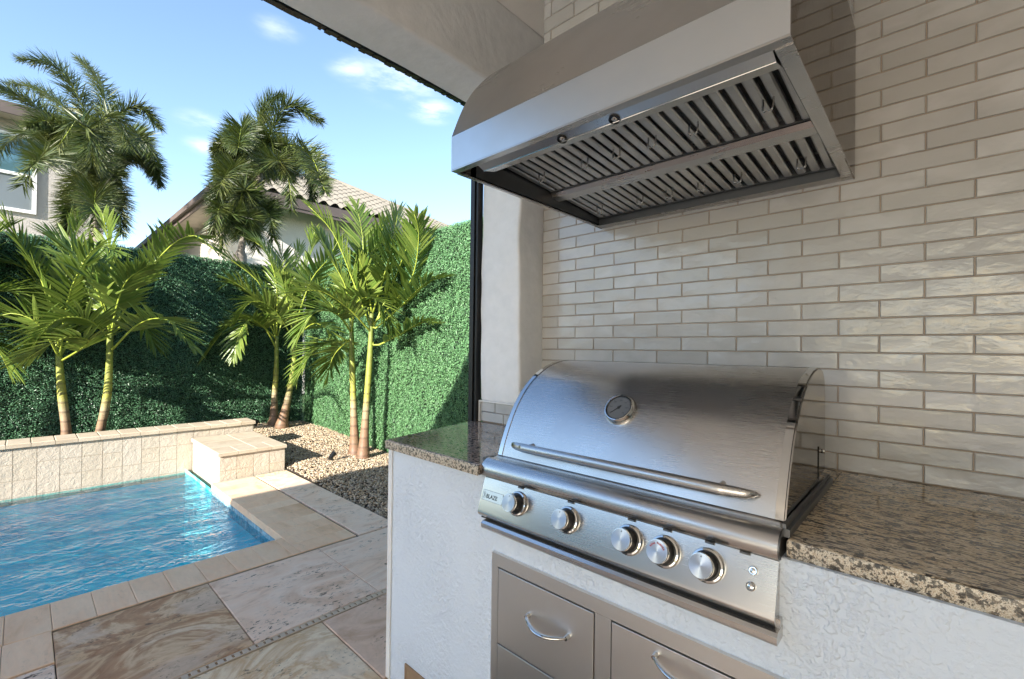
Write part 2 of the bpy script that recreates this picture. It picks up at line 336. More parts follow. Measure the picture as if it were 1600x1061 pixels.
t = NT('palm_trunk'); sp = t.new('ShaderNodeSeparateXYZ'); t.l.new(t.new('ShaderNodeNewGeometry').outputs['Position'], sp.inputs[0]); z = t.math('ADD', sp.outputs[2], t.rng(t.noise(3, 2), 0, 1, -.04, .04))
rings = t.new('ShaderNodeTexWave', wave_type='BANDS', bands_direction='Z'); rings.inputs['Scale'].default_value = 3.1; rings.inputs['Distortion'].default_value = 1.5; rings.inputs['Detail'].default_value = 2; t.l.new(t.vec((.25, .25, 1)), rings.inputs['Vector'])
body = t.ramp(t.rng(z, 0, 1.6, 0, 1), [(0, (.17, .09, .055)), (.24, (.25, .15, .09)), (.36, (.34, .28, .16)), (.46, (.33, .33, .06)), (.7, (.24, .29, .045)), (1, (.17, .22, .05))])
lo = t.rng(z, .75, 1.0, 1, .15); ringm = t.math('MULTIPLY', t.rng(rings.outputs['Fac'], .82, .95, 0, 1), lo)
mot = t.noise(22, 5, .65, t.vec((1, 1, .35))); t.set(color=t.mix(t.math('MULTIPLY', ringm, .6), t.mix(t.rng(mot, .45, .7, 0, .5), body, (.16, .12, .06)), (.10, .065, .04)), rough=.55); t.bump(rings.outputs['Fac'], .25, .006); M['trunk'] = t.m
M['foxtrunk'] = simple('grey_palm_trunk', (.22, .19, .16), .8, bs=20, bst=.5, bd=.02)
t = NT('river_pebble'); i = t.island(); t.set(color=t.ramp(i, [(0, (.13, .09, .06)), (.2, (.30, .22, .14)), (.45, (.44, .34, .22)), (.7, (.54, .44, .31)), (.88, (.25, .21, .17)), (1, (.60, .53, .42))]), rough=.7); M['pebble'] = t.m
t = NT('window_glass'); t.set(color=(.10, .20, .24), rough=.04, spec=1, metal=.35); M['glass'] = t.m
t = NT('window_blind'); t.set(color=(.15, .17, .18), rough=.12); M['blind'] = t.m
M['wood'] = simple('brown_plywood', (.30, .20, .12), .7, vs_=20)
M['red'] = simple('red_print', (.45, .03, .03), .5)
t = NT('gauge_face'); t.set(color=(.13, .14, .155), rough=.55, spec=.2); M['gauge'] = t.m
# ================================================================== LARGE STRUCTURE
# ground beyond the yard (one sheet with the yard cut out)
mb = MB(); g0 = -.03
for x0, x1, y0, y1 in [(-200, -7.55, -200, 200), (7, 200, -200, 200), (-7.55, 7, -200, -10), (-7.55, 7, 3.12, 200)]:
    mb.add([(x0, y0, g0), (x1, y0, g0), (x1, y1, g0), (x0, y1, g0)], [(0, 1, 2, 3)])
structure('ground', mb, M['grass'])
# ---- covered patio: one building with its parts
patio = thing('covered_patio', 'white stucco patio with a tiled kitchen wall, end pillar and roof beam', 'building', (0, 1.7, 0))
WX0, WX1 = -1.39, 4.5
obj('kitchen_wall', MB().box(WX0, WX1, 1.7032, 1.95, 0, 2.79), M['grout'], patio)
kw = bpy.data.objects['kitchen_wall']
obj('ceiling', MB().box(-1.39, 4.5, -7, 1.95, 2.79, 2.948).box(-1.58, -1.3905, -7, 1.95, 2.80, 2.948), M['ceiling'], patio)
obj('roof_slab', MB().box(-2.05, 4.9, -7.3, 2.2, 2.95, 3.05), M['fascia'], patio)
# lumpy stucco bodies: subdivided boxes with slightly wandering corners
def lumpy(x0, x1, y0, y1, z0, z1, step, amp, seed=0):
    import mathutils.noise as mn
    mb = MB(); nx, ny, nz_ = [max(1, round((b - a) / step)) for a, b in ((x0, x1), (y0, y1), (z0, z1))]
    idx = {}
    def vid(i, j, k):
        key = (i, j, k)
        if key not in idx:
            p = Vector((x0 + (x1 - x0) * i / nx, y0 + (y1 - y0) * j / ny, z0 + (z1 - z0) * k / nz_))
            q = mn.noise_vector(p * 3.1 + Vector((seed, 0, 0))) * amp + mn.noise_vector(p * 11 + Vector((seed, 3, 0))) * amp * .35
            idx[key] = len(mb.v); mb.v.append(tuple(p + q))
        return idx[key]
    for i in range(nx):
        for j in range(ny):
            for k in (0, nz_): mb.f.append((vid(i, j, k), vid(i + 1, j, k), vid(i + 1, j + 1, k), vid(i, j + 1, k)))
    for i in range(nx):
        for k in range(nz_):
            for j in (0, ny): mb.f.append((vid(i, j, k), vid(i + 1, j, k), vid(i + 1, j, k + 1), vid(i, j, k + 1)))
    for j in range(ny):
        for k in range(nz_):
            for i in (0, nx): mb.f.append((vid(i, j, k), vid(i, j + 1, k), vid(i, j + 1, k + 1), vid(i, j, k + 1)))
    return mb
def soft(name, mb, mat, parent):
    o = obj(name, mb, mat, parent)
    m = o.modifiers.new('bevel', 'BEVEL'); m.width = .012; m.segments = 3; m.limit_method = 'ANGLE'; m.angle_limit = R(50)
    o.data.shade_smooth(); return o
soft('pillar', lumpy(-1.648, -1.392, 1.540, 1.96, 1.036, 2.43, .045, .010), M['post'], patio)
obj('pillar_core', MB().box(-1.640, -1.40, 1.552, 1.95, 0, 1.036), M['grout'], patio)
soft('beam', lumpy(-1.60, -1.392, -7.0, 1.96, 2.43, 2.835, .07, .005, 5), M['post'], patio)
# far pillars and the house walls that close the patio behind the camera
soft('pillar', lumpy(-1.63, -1.40, -3.4, -3.1, 0, 2.43, .1, .008, 9), M['post'], patio)
soft('pillar', lumpy(-1.63, -1.40, -7.0, -6.7, 0, 2.43, .1, .008, 11), M['post'], patio)
soft('beam', lumpy(-1.391, 4.5, -7.0, -6.8, 2.50, 2.835, .15, .008, 15), M['post'], patio)
obj('house_wall', MB().box(4.501, 4.7, -7.0, 1.95, 0, 2.945), M['post'], patio)
sd = obj('sliding_door', MB().box(4.46, 4.495, -3.6, -.6, 0, 2.3), M['glass'], patio)
for y in (-3.6, -2.6, -1.6, -.66): obj('door_frame', MB().box(4.43, 4.459, y, y + .06, 0, 2.3), M['white_trim'], sd)
# dark screen frame and track beside the pillar
fr = thing('screen_frame', 'dark bronze screen enclosure upright beside the white pillar with its track under the beam', 'screen frame', (-1.68, 1.54, 0))
obj('upright', MB().box(-1.700, -1.672, 1.510, 1.56, 0, 2.415), M['bronze'], fr)
obj('inner_channel', MB().box(-1.668, -1.655, 1.518, 1.552, 0, 2.415), M['bronze'], fr)
mb = MB(); y = -6.9
while y < 1.53:
    s_ = rnd.uniform(.008, .03); mb.box(-1.628 - rnd.uniform(0, .008), -1.606, y, y + s_, 2.436 - rnd.uniform(0, .007), 2.452); y += s_ + .0005
obj('track', mb, M['bronze'], fr)
# ---- tiles on the kitchen wall: each one a piece
TP, TH, TX, TZ = .0976496, .0513646, -1.29228, 2.267744
def tile_mesh(L, H, seed):
    r = random.Random(seed); t_ = .008; b = .0022; mb = MB(); nx = 6; w = lambda: r.uniform(-.0009, .0009)
    hx, hz = L / 2, H / 2
    rows = [-hz + b, -hz * .3, hz * .35, hz - b]; v = []; F = []
    for zz in rows:
        for i in range(nx + 1): v.append((-hx + b + (L - 2 * b) * i / nx, -t_ + w(), zz))
    for j in range(3):
        for i in range(nx): a = j * (nx + 1) + i; F.append((a, a + 1, a + nx + 2, a + nx + 1))
    n0 = len(v); ring = [0, nx, 3 * (nx + 1) + nx, 3 * (nx + 1)]
    v += [(-hx, -t_ * .55, -hz), (hx, -t_ * .55, -hz), (hx, -t_ * .55, hz), (-hx, -t_ * .55, hz)]
    v += [(-hx, 0, -hz), (hx, 0, -hz), (hx, 0, hz), (-hx, 0, hz)]
    top = [3 * (nx + 1) + i for i in range(nx + 1)]; bot = list(range(nx + 1)); lf = [j * (nx + 1) for j in range(4)]; rt = [j * (nx + 1) + nx for j in range(4)]
    F += [tuple(bot[::-1] + [n0, n0 + 1]), tuple(rt[::-1] + [n0 + 1, n0 + 2]), tuple(top + [n0 + 2, n0 + 3]), tuple(lf + [n0 + 3, n0])]
    F += [(n0, n0 + 4, n0 + 5, n0 + 1), (n0 + 1, n0 + 5, n0 + 6, n0 + 2), (n0 + 2, n0 + 6, n0 + 7, n0 + 3), (n0 + 3, n0 + 7, n0 + 4, n0)]
    mb.add(v, F); me = bpy.data.meshes.new('tile'); me.from_pydata(mb.v, [], mb.f)
    import bmesh
    bm = bmesh.new(); bm.from_mesh(me); bmesh.ops.recalc_face_normals(bm, faces=bm.faces); bm.to_mesh(me); bm.free()
    me.shade_smooth(); me.set_sharp_from_angle(angle=R(32)); me.materials.append(M['tile']); return me
G = .0021
_tm = {}
def tile(L, H, parent, x, y, z, rot=0, name='tile'):
    key = (round(L, 3), round(H, 3), rnd.randrange(7) if L > .18 else rnd.randrange(2))
    if key not in _tm: _tm[key] = tile_mesh(L, H, hash(key) & 0xffff)
    flip = rnd.random() < .5
    return inst(_tm[key], name, parent, (x, y, z), (R(rnd.gauss(0, .16)), 0, rot + R(rnd.gauss(0, .16))))
def tile_rows(parent, Y, k0, k1, xl, xr, tx, odd_fn, vis=None, zt=TZ):
    for k in range(k0, k1):
        par = odd_fn(k); z1 = zt - TH * k; zc = z1 - TH / 2
        n = math.floor((xl - tx) / TP) - 2
        while (n - par) % 2: n += 1
        while True:
            a, b = tx + n * TP, tx + (n + 2) * TP; n += 2
            if a > xr - .004: break
            a, b = max(a, xl), min(b, xr)
            if b - a < .012: continue
            xc = (a + b) / 2
            if vis and not vis(a, b, zc): continue
            tile(b - a - G, TH - G, parent, xc, Y, zc)
def vis_main(a, b, z):
    if z > 1.84 and b < -.17 and a > -1.02: return False      # behind the hood and the chase
    if z < 1.20 and a > -.96 and b < -.26: return False      # behind the grill lid
    if a > .62: return False
    return True
tile_rows(kw, 1.708, -10, 26, WX0, 4.4, TX, lambda k: k % 2, vis_main)
# the rest of the wall beyond the frame: one merged field of tiles
mb = MB()
for k in range(-10, 26):
    n = 18 + (k % 2)
    while TX + n * TP < 4.3:
        a, b = TX + n * TP, TX + (n + 2) * TP; n += 2
        z1 = TZ - TH * k
        if a > .62: mb.box(a + G / 2, b - G / 2, 1.700, 1.707, z1 - TH + G / 2, z1 - G / 2)
obj('tile_field', mb, M['tile'], kw, kind='stuff')
# duct chase over the hood, tiled
ch = obj('duct_chase', MB().box(-1.0265, -.1855, 1.2573, 1.7025, 2.262, 2.789), M['grout'], patio)
tile_rows(ch, 1.262, 0, 10, -1.033, -.180, -.999, lambda k: (7 - k) % 2, None, 2.366 + 8 * TH)
for k in range(10):
    y = 1.268
    for L in ((.20, .195) if k % 2 else (.10, .195, .10)):
        tile(L - G, TH - G, ch, -.190, y + L / 2, 2.366 + TH * (7.5 - k), R(90)); y += L
obj('chase_edge_trim', MB().box(-.189, -.176, 1.255, 1.267, 2.262, 2.789), M['white_trim'], ch)
# pillar skirt tiles with white metal edging
for r_, xs in ((0, (-1.643, -1.545, -1.40)), (1, (-1.643, -1.49, -1.40))):
    for a, b in zip(xs, xs[1:]): tile(b - a - G, .0478 - G, patio, (a + b) / 2, 1.552, 1.030 - .024 - .0478 * r_)
obj('edge_trim', MB().box(-1.652, -1.40, 1.536, 1.552, 1.0305, 1.037), M['white_trim'], patio)
obj('edge_trim', MB().box(-1.652, -1.6445, 1.536, 1.552, .934, 1.0305), M['white_trim'], patio)

# ================================================================== DECK
slab = structure('patio_floor', MB().box(-2.9, 4.5, -9.2, 1.885, -.14, -.014), M['dark_joint'])
def paver_mesh(x0, x1, y0, y1, z0, z1, g=.003, b=.003):
    cx_, cy_ = (x0 + x1) / 2, (y0 + y1) / 2; hx, hy = (x1 - x0) / 2 - g, (y1 - y0) / 2 - g
    mb = MB(); v = [(sx * hx, sy * hy, z0) for sx, sy in ((-1, -1), (1, -1), (1, 1), (-1, 1))]
    v += [(sx * hx, sy * hy, z1 - b) for sx, sy in ((-1, -1), (1, -1), (1, 1), (-1, 1))]
    v += [(sx * (hx - b), sy * (hy - b), z1) for sx, sy in ((-1, -1), (1, -1), (1, 1), (-1, 1))]
    mb.add(v, [(8, 9, 10, 11)] + [(i, (i + 1) % 4, 4 + (i + 1) % 4, 4 + i) for i in range(4)] + [(4 + i, 4 + (i + 1) % 4, 8 + (i + 1) % 4, 8 + i) for i in range(4)])
    return mb, (cx_, cy_, 0)
_pm = {}
def piece(name, mat, parent, x0, x1, y0, y1, z0=-.0135, z1=0.0, g=.002, b=.003, jit=.0008):
    key = (mat, round(x1 - x0, 3), round(y1 - y0, 3), round(z1 - z0, 3), g, b)
    if key not in _pm:
        mb, c = paver_mesh(x0, x1, y0, y1, z0 - z1, 0, g, b); me = bpy.data.meshes.new(name); me.from_pydata(mb.v, [], mb.f); me.materials.append(M[mat]); _pm[key] = me
    return inst(_pm[key], name, parent, ((x0 + x1) / 2, (y0 + y1) / 2, z1 + rnd.uniform(-jit, jit)), (R(rnd.gauss(0, .05)), R(rnd.gauss(0, .05)), 0))
P_ = lambda m, *a: piece('paver', m, slab, *a)
P_('trav_brown', -2.882, -2.152, .104, .700); P_('trav_white', -2.882, -2.152, .700, 1.300); P_('trav_white', -2.882, -2.152, 1.300, 1.885)
P_('trav_white', -2.595, -2.152, -.50, .104)
for i, y in enumerate((-1.70, -1.10)): P_(('trav_grey', 'trav_cream')[i], -2.595, -2.152, y, y + .60)
P_('trav_cream', -2.104, -1.38, .372, .972); P_('trav_grey', -2.104, -1.57, .972, 1.572); P_('trav_white', -2.104, -1.70, 1.572, 1.885)
P_('trav_brown', -2.104, -1.38, -.228, .372); P_('trav_grey', -2.104, -1.38, -.828, -.228)
for i in range(5):
    for j in range(5):
        if i == 0 and j > 2: continue
        P_(rnd.choice(['trav_cream', 'trav_grey', 'trav_white', 'trav_brown']), -1.38 + .73 * i, -.65 + .73 * i, *((-1.6 + .6 * j, -1.0 + .6 * j) if j < 4 else (.80, .985)))
mb = MB(); 
for i in range(9):
    for j in range(12):
        x0, y0 = -2.595 + .73 * i, -9 + .6 * j
        if y0 + .6 < -1.65: mb.box(x0 + .003, min(x0 + .727, 4.49), y0 + .003, y0 + .597, -.0135, 0)
obj('far_pavers', mb, M['pale_floor'], slab, kind='stuff')
# slot drain
dr = thing('slot_drain', 'narrow beige slot drain strip running between the travertine pavers', 'drain', (-2.128, .9, 0))
mb = MB(); y = -1.65
mb.box(-2.147, -2.141, -1.7, 1.88, -.013, .0005).box(-2.117, -2.111, -1.7, 1.88, -.013, .0005).box(-2.1405, -2.1175, -1.7, 1.88, -.013, -.008)
while y < 1.86: mb.box(-2.1405, -2.1175, y, y + .0215, -.0079, .0003); y += .0302
obj('grate', mb, M['drain'], dr); obj('channel', MB().box(-2.150, -2.106, -1.7, 1.88, -.05, -.0145), M['gap'], dr)
# pool coping: pieces in rows
cp = structure('pool_coping', MB().box(-3.200, -2.9015, -6, 1.5735, -.13, -.004).box(-4.97, -3.2005, 1.222, 1.5735, -.13, -.004), M['joint'])
y = -2.034 + .002
ys = [.107 + .1495 * k for k in range(-14, 8)]
for a in ys:
    if a < 1.2: piece('coping_stone', 'coping', cp, -3.215, -2.902, a, min(a + .1495, 1.2035), -.05, .002, .0008, .0025, .0003)
x = -2.902
xs = [-2.902 - .1545 * k for k in range(0, 14)]
for a, b in zip(xs[1:], xs): piece('coping_stone', 'coping', cp, a, b, 1.205 if b < -3.19 else 1.2035, 1.572, -.05, .002, .0008, .0025, .0003)
# tan border rows left of the brown paver
for k in range(-10, 0):
    a = .104 + .1495 * k
    piece('coping_stone', 'coping', cp, -2.900, -2.605, a, a + .1495, -.0135, .001, .0008, .002, .0003)
# strip of pavers between coping and gravel
for x0 in (-3.50, -4.10, -4.70): P_('trav_white', x0, x0 + .60, 1.590, 1.885)
obj('paver_bed', MB().box(-4.95, -2.9005, 1.576, 1.885, -.12, -.015), M['dark_joint'], slab)
P_('trav_cream', -4.95, -4.70, 1.590, 1.885)
# pool shell, water, waterline
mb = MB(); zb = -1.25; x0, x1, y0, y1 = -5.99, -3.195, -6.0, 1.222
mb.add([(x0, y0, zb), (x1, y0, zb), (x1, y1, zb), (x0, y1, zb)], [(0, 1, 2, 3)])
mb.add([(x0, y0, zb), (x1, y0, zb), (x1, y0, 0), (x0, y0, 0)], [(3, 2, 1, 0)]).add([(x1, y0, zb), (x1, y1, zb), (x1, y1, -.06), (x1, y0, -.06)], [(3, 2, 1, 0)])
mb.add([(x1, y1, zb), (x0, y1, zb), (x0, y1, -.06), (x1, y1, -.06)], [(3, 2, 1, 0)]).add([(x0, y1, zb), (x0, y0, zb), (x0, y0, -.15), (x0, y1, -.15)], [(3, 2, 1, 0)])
structure('pool_shell', mb, M['caustic_plaster'])
NX, NY = 150, 330
X_, Y_ = np.meshgrid(np.linspace(x0 + .005, x1 - .003, NX), np.linspace(-3.6, y1 - .003, NY), indexing='ij')
Z_ = np.full_like(X_, -.094)
for q in range(26):
    an = nrs.normal(0.15, .55); k_ = 2 * math.pi / nrs.uniform(.10, .55); Z_ += nrs.uniform(.2, 1) * (.011 / k_) * np.sin(k_ * (X_ * math.cos(an) + Y_ * math.sin(an) * .8) + nrs.uniform(0, 6) + 1.1 * np.sin(Y_ * nrs.uniform(1, 4) + X_ * nrs.uniform(.5, 3)))
V = np.stack([X_, Y_, Z_], -1).reshape(-1, 3); I = np.arange(NX * NY).reshape(NX, NY)
F = np.stack([I[:-1, :-1], I[1:, :-1], I[1:, 1:], I[:-1, 1:]], -1).reshape(-1, 4)
wo_ = np_obj('water', V, F, M['water'], kind='structure', smooth=True)
wlt = thing('waterline_tiles', 'row of small blue glazed tiles along the pool edge under the cream coping', 'tile band', (-3.9, 1.2, -.06))
def wl_tile(x0, x1, y0, y1):
    key = (round(x1 - x0, 3), round(y1 - y0, 3))
    if key not in _pm:
        me = bpy.data.meshes.new('tile'); b_ = MB().box(-(x1 - x0) / 2, (x1 - x0) / 2, -(y1 - y0) / 2, (y1 - y0) / 2, -.055, .055); me.from_pydata(b_.v, [], b_.f); me.materials.append(M['watertile']); _pm[key] = me
    inst(_pm[key], 'tile', wlt, ((x0 + x1) / 2, (y0 + y1) / 2, -.108))
x = -4.93
while x < -3.24: wl_tile(x, x + .072, 1.213, 1.221); x += .075
y = 1.205
while y > -.6: wl_tile(-3.203, -3.196, y - .072, y); y -= .075

# ================================================================== RAISED POOL WALL AND LEDGE
rw = thing('raised_pool_wall', 'long raised cream stone wall with capstones along the far side of the pool', 'garden wall', (-6.1, 0, 0))
obj('core', MB().box(-6.28, -6.0035, -5, 1.90, -.4, .352), M['joint'], rw)
fy = 1.905 - .012
def block(parent, name, mat, c, size, rot=(0, 0, 0), bump_=0.0):
    key = (mat, tuple(round(s_, 3) for s_ in size), rnd.randrange(4), 'b')
    if key not in _pm:
        hx, hy, hz = [s_ / 2 for s_ in size]; n = 4; mb = MB(); e = .0010; v = []; F = []
        for j in range(n + 1):
            for i in range(n + 1):
                u, w_ = -1 + 2 * i / n, -1 + 2 * j / n; edge = i in (0, n) or j in (0, n)
                v.append((hx - (e if edge else rnd.uniform(0, bump_)), u * (hy - (.0015 if edge else 0)), w_ * (hz - (.0015 if edge else 0))))
        for j in range(n):
            for i in range(n): a = j * (n + 1) + i; F.append((a, a + 1, a + n + 2, a + n + 1))
        per = [i for i in range(n + 1)] + [j * (n + 1) + n for j in range(1, n + 1)] + [n * (n + 1) + i for i in range(n - 1, -1, -1)] + [j * (n + 1) for j in range(n - 1, 0, -1)]
        b0 = len(v); v += [(-hx, v[i][1], v[i][2]) for i in per]; m_ = len(per)
        F += [(per[i], b0 + i, b0 + (i + 1) % m_, per[(i + 1) % m_]) for i in range(m_)]
        mb.add(v, F); me = bpy.data.meshes.new(name); me.from_pydata(mb.v, [], mb.f); me.materials.append(M[mat]); _pm[key] = me
    return inst(_pm[key], name, parent, c, rot)
rowz = [(.352, .206), (.206, .060), (.060, -.086), (-.086, -.232)]
for ci in range(16):
    y1_ = fy - .1495 * ci; y0_ = y1_ - .1495; k = 0
    while k < 4:
        tall = (ci % 5 == 2 and k in (0, 2)) or (ci % 7 == 4 and k == 1)
        zt_, zb_ = rowz[k][0], rowz[min(3, k + (1 if tall else 0))][1]
        block(rw, 'face_stone', 'facestone', (-6.008, (y0_ + y1_) / 2, (zt_ + zb_) / 2), (.016, .1495 - .0018, zt_ - zb_ - .0018), bump_=.0018); k += 2 if tall else 1
for y0_ in [1.915 - .1545 * k for k in range(1, 16)]:
    piece('capstone', 'stone', rw, -6.30, -5.980, y0_, y0_ + .1545, .354, .392, .0012, .006)
mb = MB().box(-6.015, -6.0, -5, fy - .1495 * 16, -.3, .352); obj('far_facing', mb, M['facestone'], rw)
mb = MB().box(-6.30, -5.98, -5, 1.915 - .1545 * 15, .354, .392); obj('far_capping', mb, M['stone'], rw)
for z0_, z1_ in ((.206, .352), (.06, .206), (-.086, .06)): block(rw, 'face_stone', 'facestone', (-6.15, 1.902, (z0_ + z1_) / 2), (.012, .25, .143), (0, 0, R(90)), .0016)
lg = thing('stone_ledge', 'square cream stone ledge block at the pool corner in front of the raised wall', 'ledge', (-5.48, 1.58, 0))
obj('core', MB().box(-5.979, -4.9800, 1.2880, 1.8785, -.4, .2325), M['joint'], lg)
for i in range(4):
    yc = 1.286 + .148 * (i + .5)
    if i in (1, 2): zz = [(.2325, .088), (.088, -.012)]
    else: zz = [(.2325, .088), (.088, -.012)]
    if i == 2: zz = [(.2325, -.012)]
    for a, b in zz: block(lg, 'face_stone', 'facestone', (-4.985, yc, (a + b) / 2), (.016, .145, a - b - .003), bump_=.0016)
for i in range(6):
    xc = -4.980 - .1645 * (i + .5)
    for a, b in ((.2325, .088), (.088, -.06), (-.06, -.22)): block(lg, 'face_stone', 'facestone', (xc, 1.292, (a + b) / 2), (.016, .1625, a - b - .003), (0, 0, R(-90)), .0016)
    for a, b in ((.2325, .088), (.088, -.06)): block(lg, 'face_stone', 'facestone', (xc, 1.874, (a + b) / 2), (.016, .1625, a - b - .003), (0, 0, R(90)), .0016)
for i in range(3):
    for j, (ya, yb) in enumerate(((1.268, 1.440), (1.440, 1.605), (1.605, 1.745), (1.745, 1.892))):
        if i == 0: piece('capstone', 'stone', lg, -5.265, -4.958, ya, yb, .234, .268, .0012, .005)
for i, (xa, xb) in enumerate(((-5.60, -5.265), (-5.978, -5.60))):
    for ya, yb in ((1.268, 1.605), (1.605, 1.892)): piece('capstone', 'stone', lg, xa, xb, ya, yb, .234, .268, .0012, .005)

# ================================================================== PLANTING BEDS
def gz(x, y):
    return .035 + .10 * np.clip((-x - 5.3) / 2.0, 0, 1) + .02 * np.sin(x * 2.3) * np.cos(y * 3.1) - .03 * np.clip((-(y - 2.05)) / .15, 0, 1)
gx, gy = np.meshgrid(np.linspace(-7.5, -1.0, 90), np.linspace(1.90, 3.10, 24), indexing='ij')
V = np.stack([gx, gy, gz(gx, gy) - .02], -1).reshape(-1, 3); I = np.arange(90 * 24).reshape(90, 24)
F = np.stack([I[:-1, :-1], I[1:, :-1], I[1:, 1:], I[:-1, 1:]], -1).reshape(-1, 4)
bed = np_obj('gravel_bed', V, F, M['soil'], kind='structure', smooth=True)
structure('planting_bed', MB().box(-7.5, -6.285, -5, 1.895, -.2, .15), M['soil'])
N = 27000
px = -1.9 - 5.5 * nrs.rand(N) ** 1.0; py = nrs.uniform(1.905, 3.06, N); sz = nrs.uniform(.005, .0105, N) * (1 + .35 * (nrs.rand(N) < .1))
pz = gz(px, py) - .012 + nrs.rand(N) * .008
oc = np.array([(a, b, c) for a in (-1, 1) for b in (-1, 1) for c in (-1, 1)], float) * .62
oc = np.vstack([oc, [(0, 0, 1), (0, 0, -1), (1, 0, 0), (-1, 0, 0), (0, 1, 0), (0, -1, 0)]])
fcs = [(8, 1, 5), (8, 5, 7), (8, 7, 3), (8, 3, 1), (10, 5, 4), (10, 7, 5), (10, 6, 7), (10, 4, 6), (11, 0, 1), (11, 1, 3), (11, 3, 2), (11, 2, 0), (12, 3, 7), (12, 7, 6), (12, 6, 2), (12, 2, 3), (13, 1, 0), (13, 5, 1), (13, 4, 5), (13, 0, 4), (9, 4, 0), (9, 6, 4), (9, 2, 6), (9, 0, 2)]
S3 = np.stack([sz * nrs.uniform(.8, 1.6, N), sz * nrs.uniform(.8, 1.2, N), sz * nrs.uniform(.45, .9, N)], -1)
th = nrs.uniform(0, 6.28, N); c_, s_ = np.cos(th), np.sin(th); ph = nrs.normal(0, .4, N)
Vp = oc[None] * S3[:, None] * (1 + .18 * nrs.normal(size=(N, 14, 1)))
Vz = Vp[..., 2] + Vp[..., 0] * np.sin(ph)[:, None]
Vx = Vp[..., 0] * c_[:, None] - Vp[..., 1] * s_[:, None]; Vy = Vp[..., 0] * s_[:, None] + Vp[..., 1] * c_[:, None]
V = np.stack([Vx + px[:, None], Vy + py[:, None], Vz + pz[:, None]], -1).reshape(-1, 3)
F = (np.array(fcs)[None] + 14 * np.arange(N)[:, None, None]).reshape(-1, 3)
np_obj('pebbles', V, F, M['pebble'], kind='stuff', smooth=True)['label'] = 'tan and grey river pebbles covering the bed beside the deck'

# ================================================================== HEDGES
def hedge(name, label, mat, axis, a0, a1, face, z0, z1, n, seed, depth=.05, sgn=-1):
    r = np.random.RandomState(seed); root = thing(name, label, 'hedge', ((a0 + a1) / 2, face, z0) if axis == 0 else (face, (a0 + a1) / 2, z0))
    mb = MB()
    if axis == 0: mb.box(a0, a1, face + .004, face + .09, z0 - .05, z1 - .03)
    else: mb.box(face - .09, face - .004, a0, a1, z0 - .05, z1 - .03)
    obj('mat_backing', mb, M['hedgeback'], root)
    a = r.uniform(a0, a1, n); z = z0 + (z1 - z0) * r.rand(n); top = r.rand(n) < .05
    d = r.rand(n) ** .8 * depth
    clump = .5 + .5 * np.sin(a * 23 + 2 * np.sin(z * 17)) * np.sin(z * 21 + 2 * np.sin(a * 13)); d = d * (.45 + .75 * clump)
    z = np.where(top, z1 - .03 + r.rand(n) * .045 * (.5 + clump), z); d = np.where(top, -r.rand(n) * .09, d)
    nn = r.normal(size=(n, 3)) * .6; nn[:, 2] += .40; nn[:, 1 if axis == 0 else 0] += sgn * .8 
    nn /= np.linalg.norm(nn, axis=1)[:, None]
    t_ = np.cross(nn, r.normal(size=(n, 3))); t_ /= np.linalg.norm(t_, axis=1)[:, None]; b = np.cross(nn, t_)
    L = r.uniform(.0055, .0105, n)[:, None]; W = L * .6
    if axis == 0: c = np.stack([a, face + sgn * d, z], -1)
    else: c = np.stack([face + sgn * d, a, z], -1)
    V = np.stack([c - t_ * L, c - b * W + nn * .002, c + t_ * L, c + b * W + nn * .002], 1).reshape(-1, 3)
    F = np.arange(4 * n).reshape(-1, 4)
    np_obj('foliage', V, F, mat, root, kind='stuff')
    return root
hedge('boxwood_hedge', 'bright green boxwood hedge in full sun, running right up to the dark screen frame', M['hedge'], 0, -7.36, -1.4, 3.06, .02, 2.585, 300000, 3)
hedge('boxwood_hedge', 'boxwood hedge behind the raised pool wall, shade painted into its dark blue-green leaves', M['hedge_shaded'], 1, -2.2, 3.05, -7.42, .10, 2.50, 215000, 4, sgn=1)

gw = thing('added_reflection_wall', 'added unseen stucco wall that keeps the bright horizon out of the grill panel', 'garden wall', (-4.5, -7, 0))  # unseen wall, added to darken what the grill's control panel reflects
obj('wall', MB().box(-7.45, -1.8, -7.1, -6.9, -.1, 2.25), M['house_stucco2'], gw); obj('coping', MB().box(-7.45, -1.76, -7.14, -6.86, 2.2505, 2.31), M['stone'], gw)
# ================================================================== NEIGHBOURING HOUSES
ha = thing('neighbour_house', 'pale stucco house with a tan barrel-tile hip roof beyond the hedge corner', 'house', (-15, 6.5, 0))
ex, ey, ez = -11.8, 2.99, 5.0; W_, D_ = 8.4, 14.0; OV = .75
obj('wall', MB().box(ex - D_ + OV, ex - OV, ey + OV, ey + W_ - OV, 0, ez - .06), M['house_stucco'], ha)
obj('soffit', MB().box(ex - D_ + .04, ex - .04, ey + .04, ey + W_ - .04, ez - .10, ez - .055), M['soffit'], ha)
mb = MB().box(ex - .04, ex, ey, ey + W_, ez - .22, ez + .02).box(ex - D_, ex - .041, ey, ey + .04, ez - .22, ez + .02).box(ex - .041, ex - .02, ey + .041, ey + W_, ez - .30, ez - .221)
obj('fascia', mb, M['fascia'], ha)
obj('gutter', MB().box(ex - D_, ex - .05, ey - .10, ey - .001, ez - .12, ez + .03), M['fascia'], ha)
pitch = .54; h2 = W_ / 2
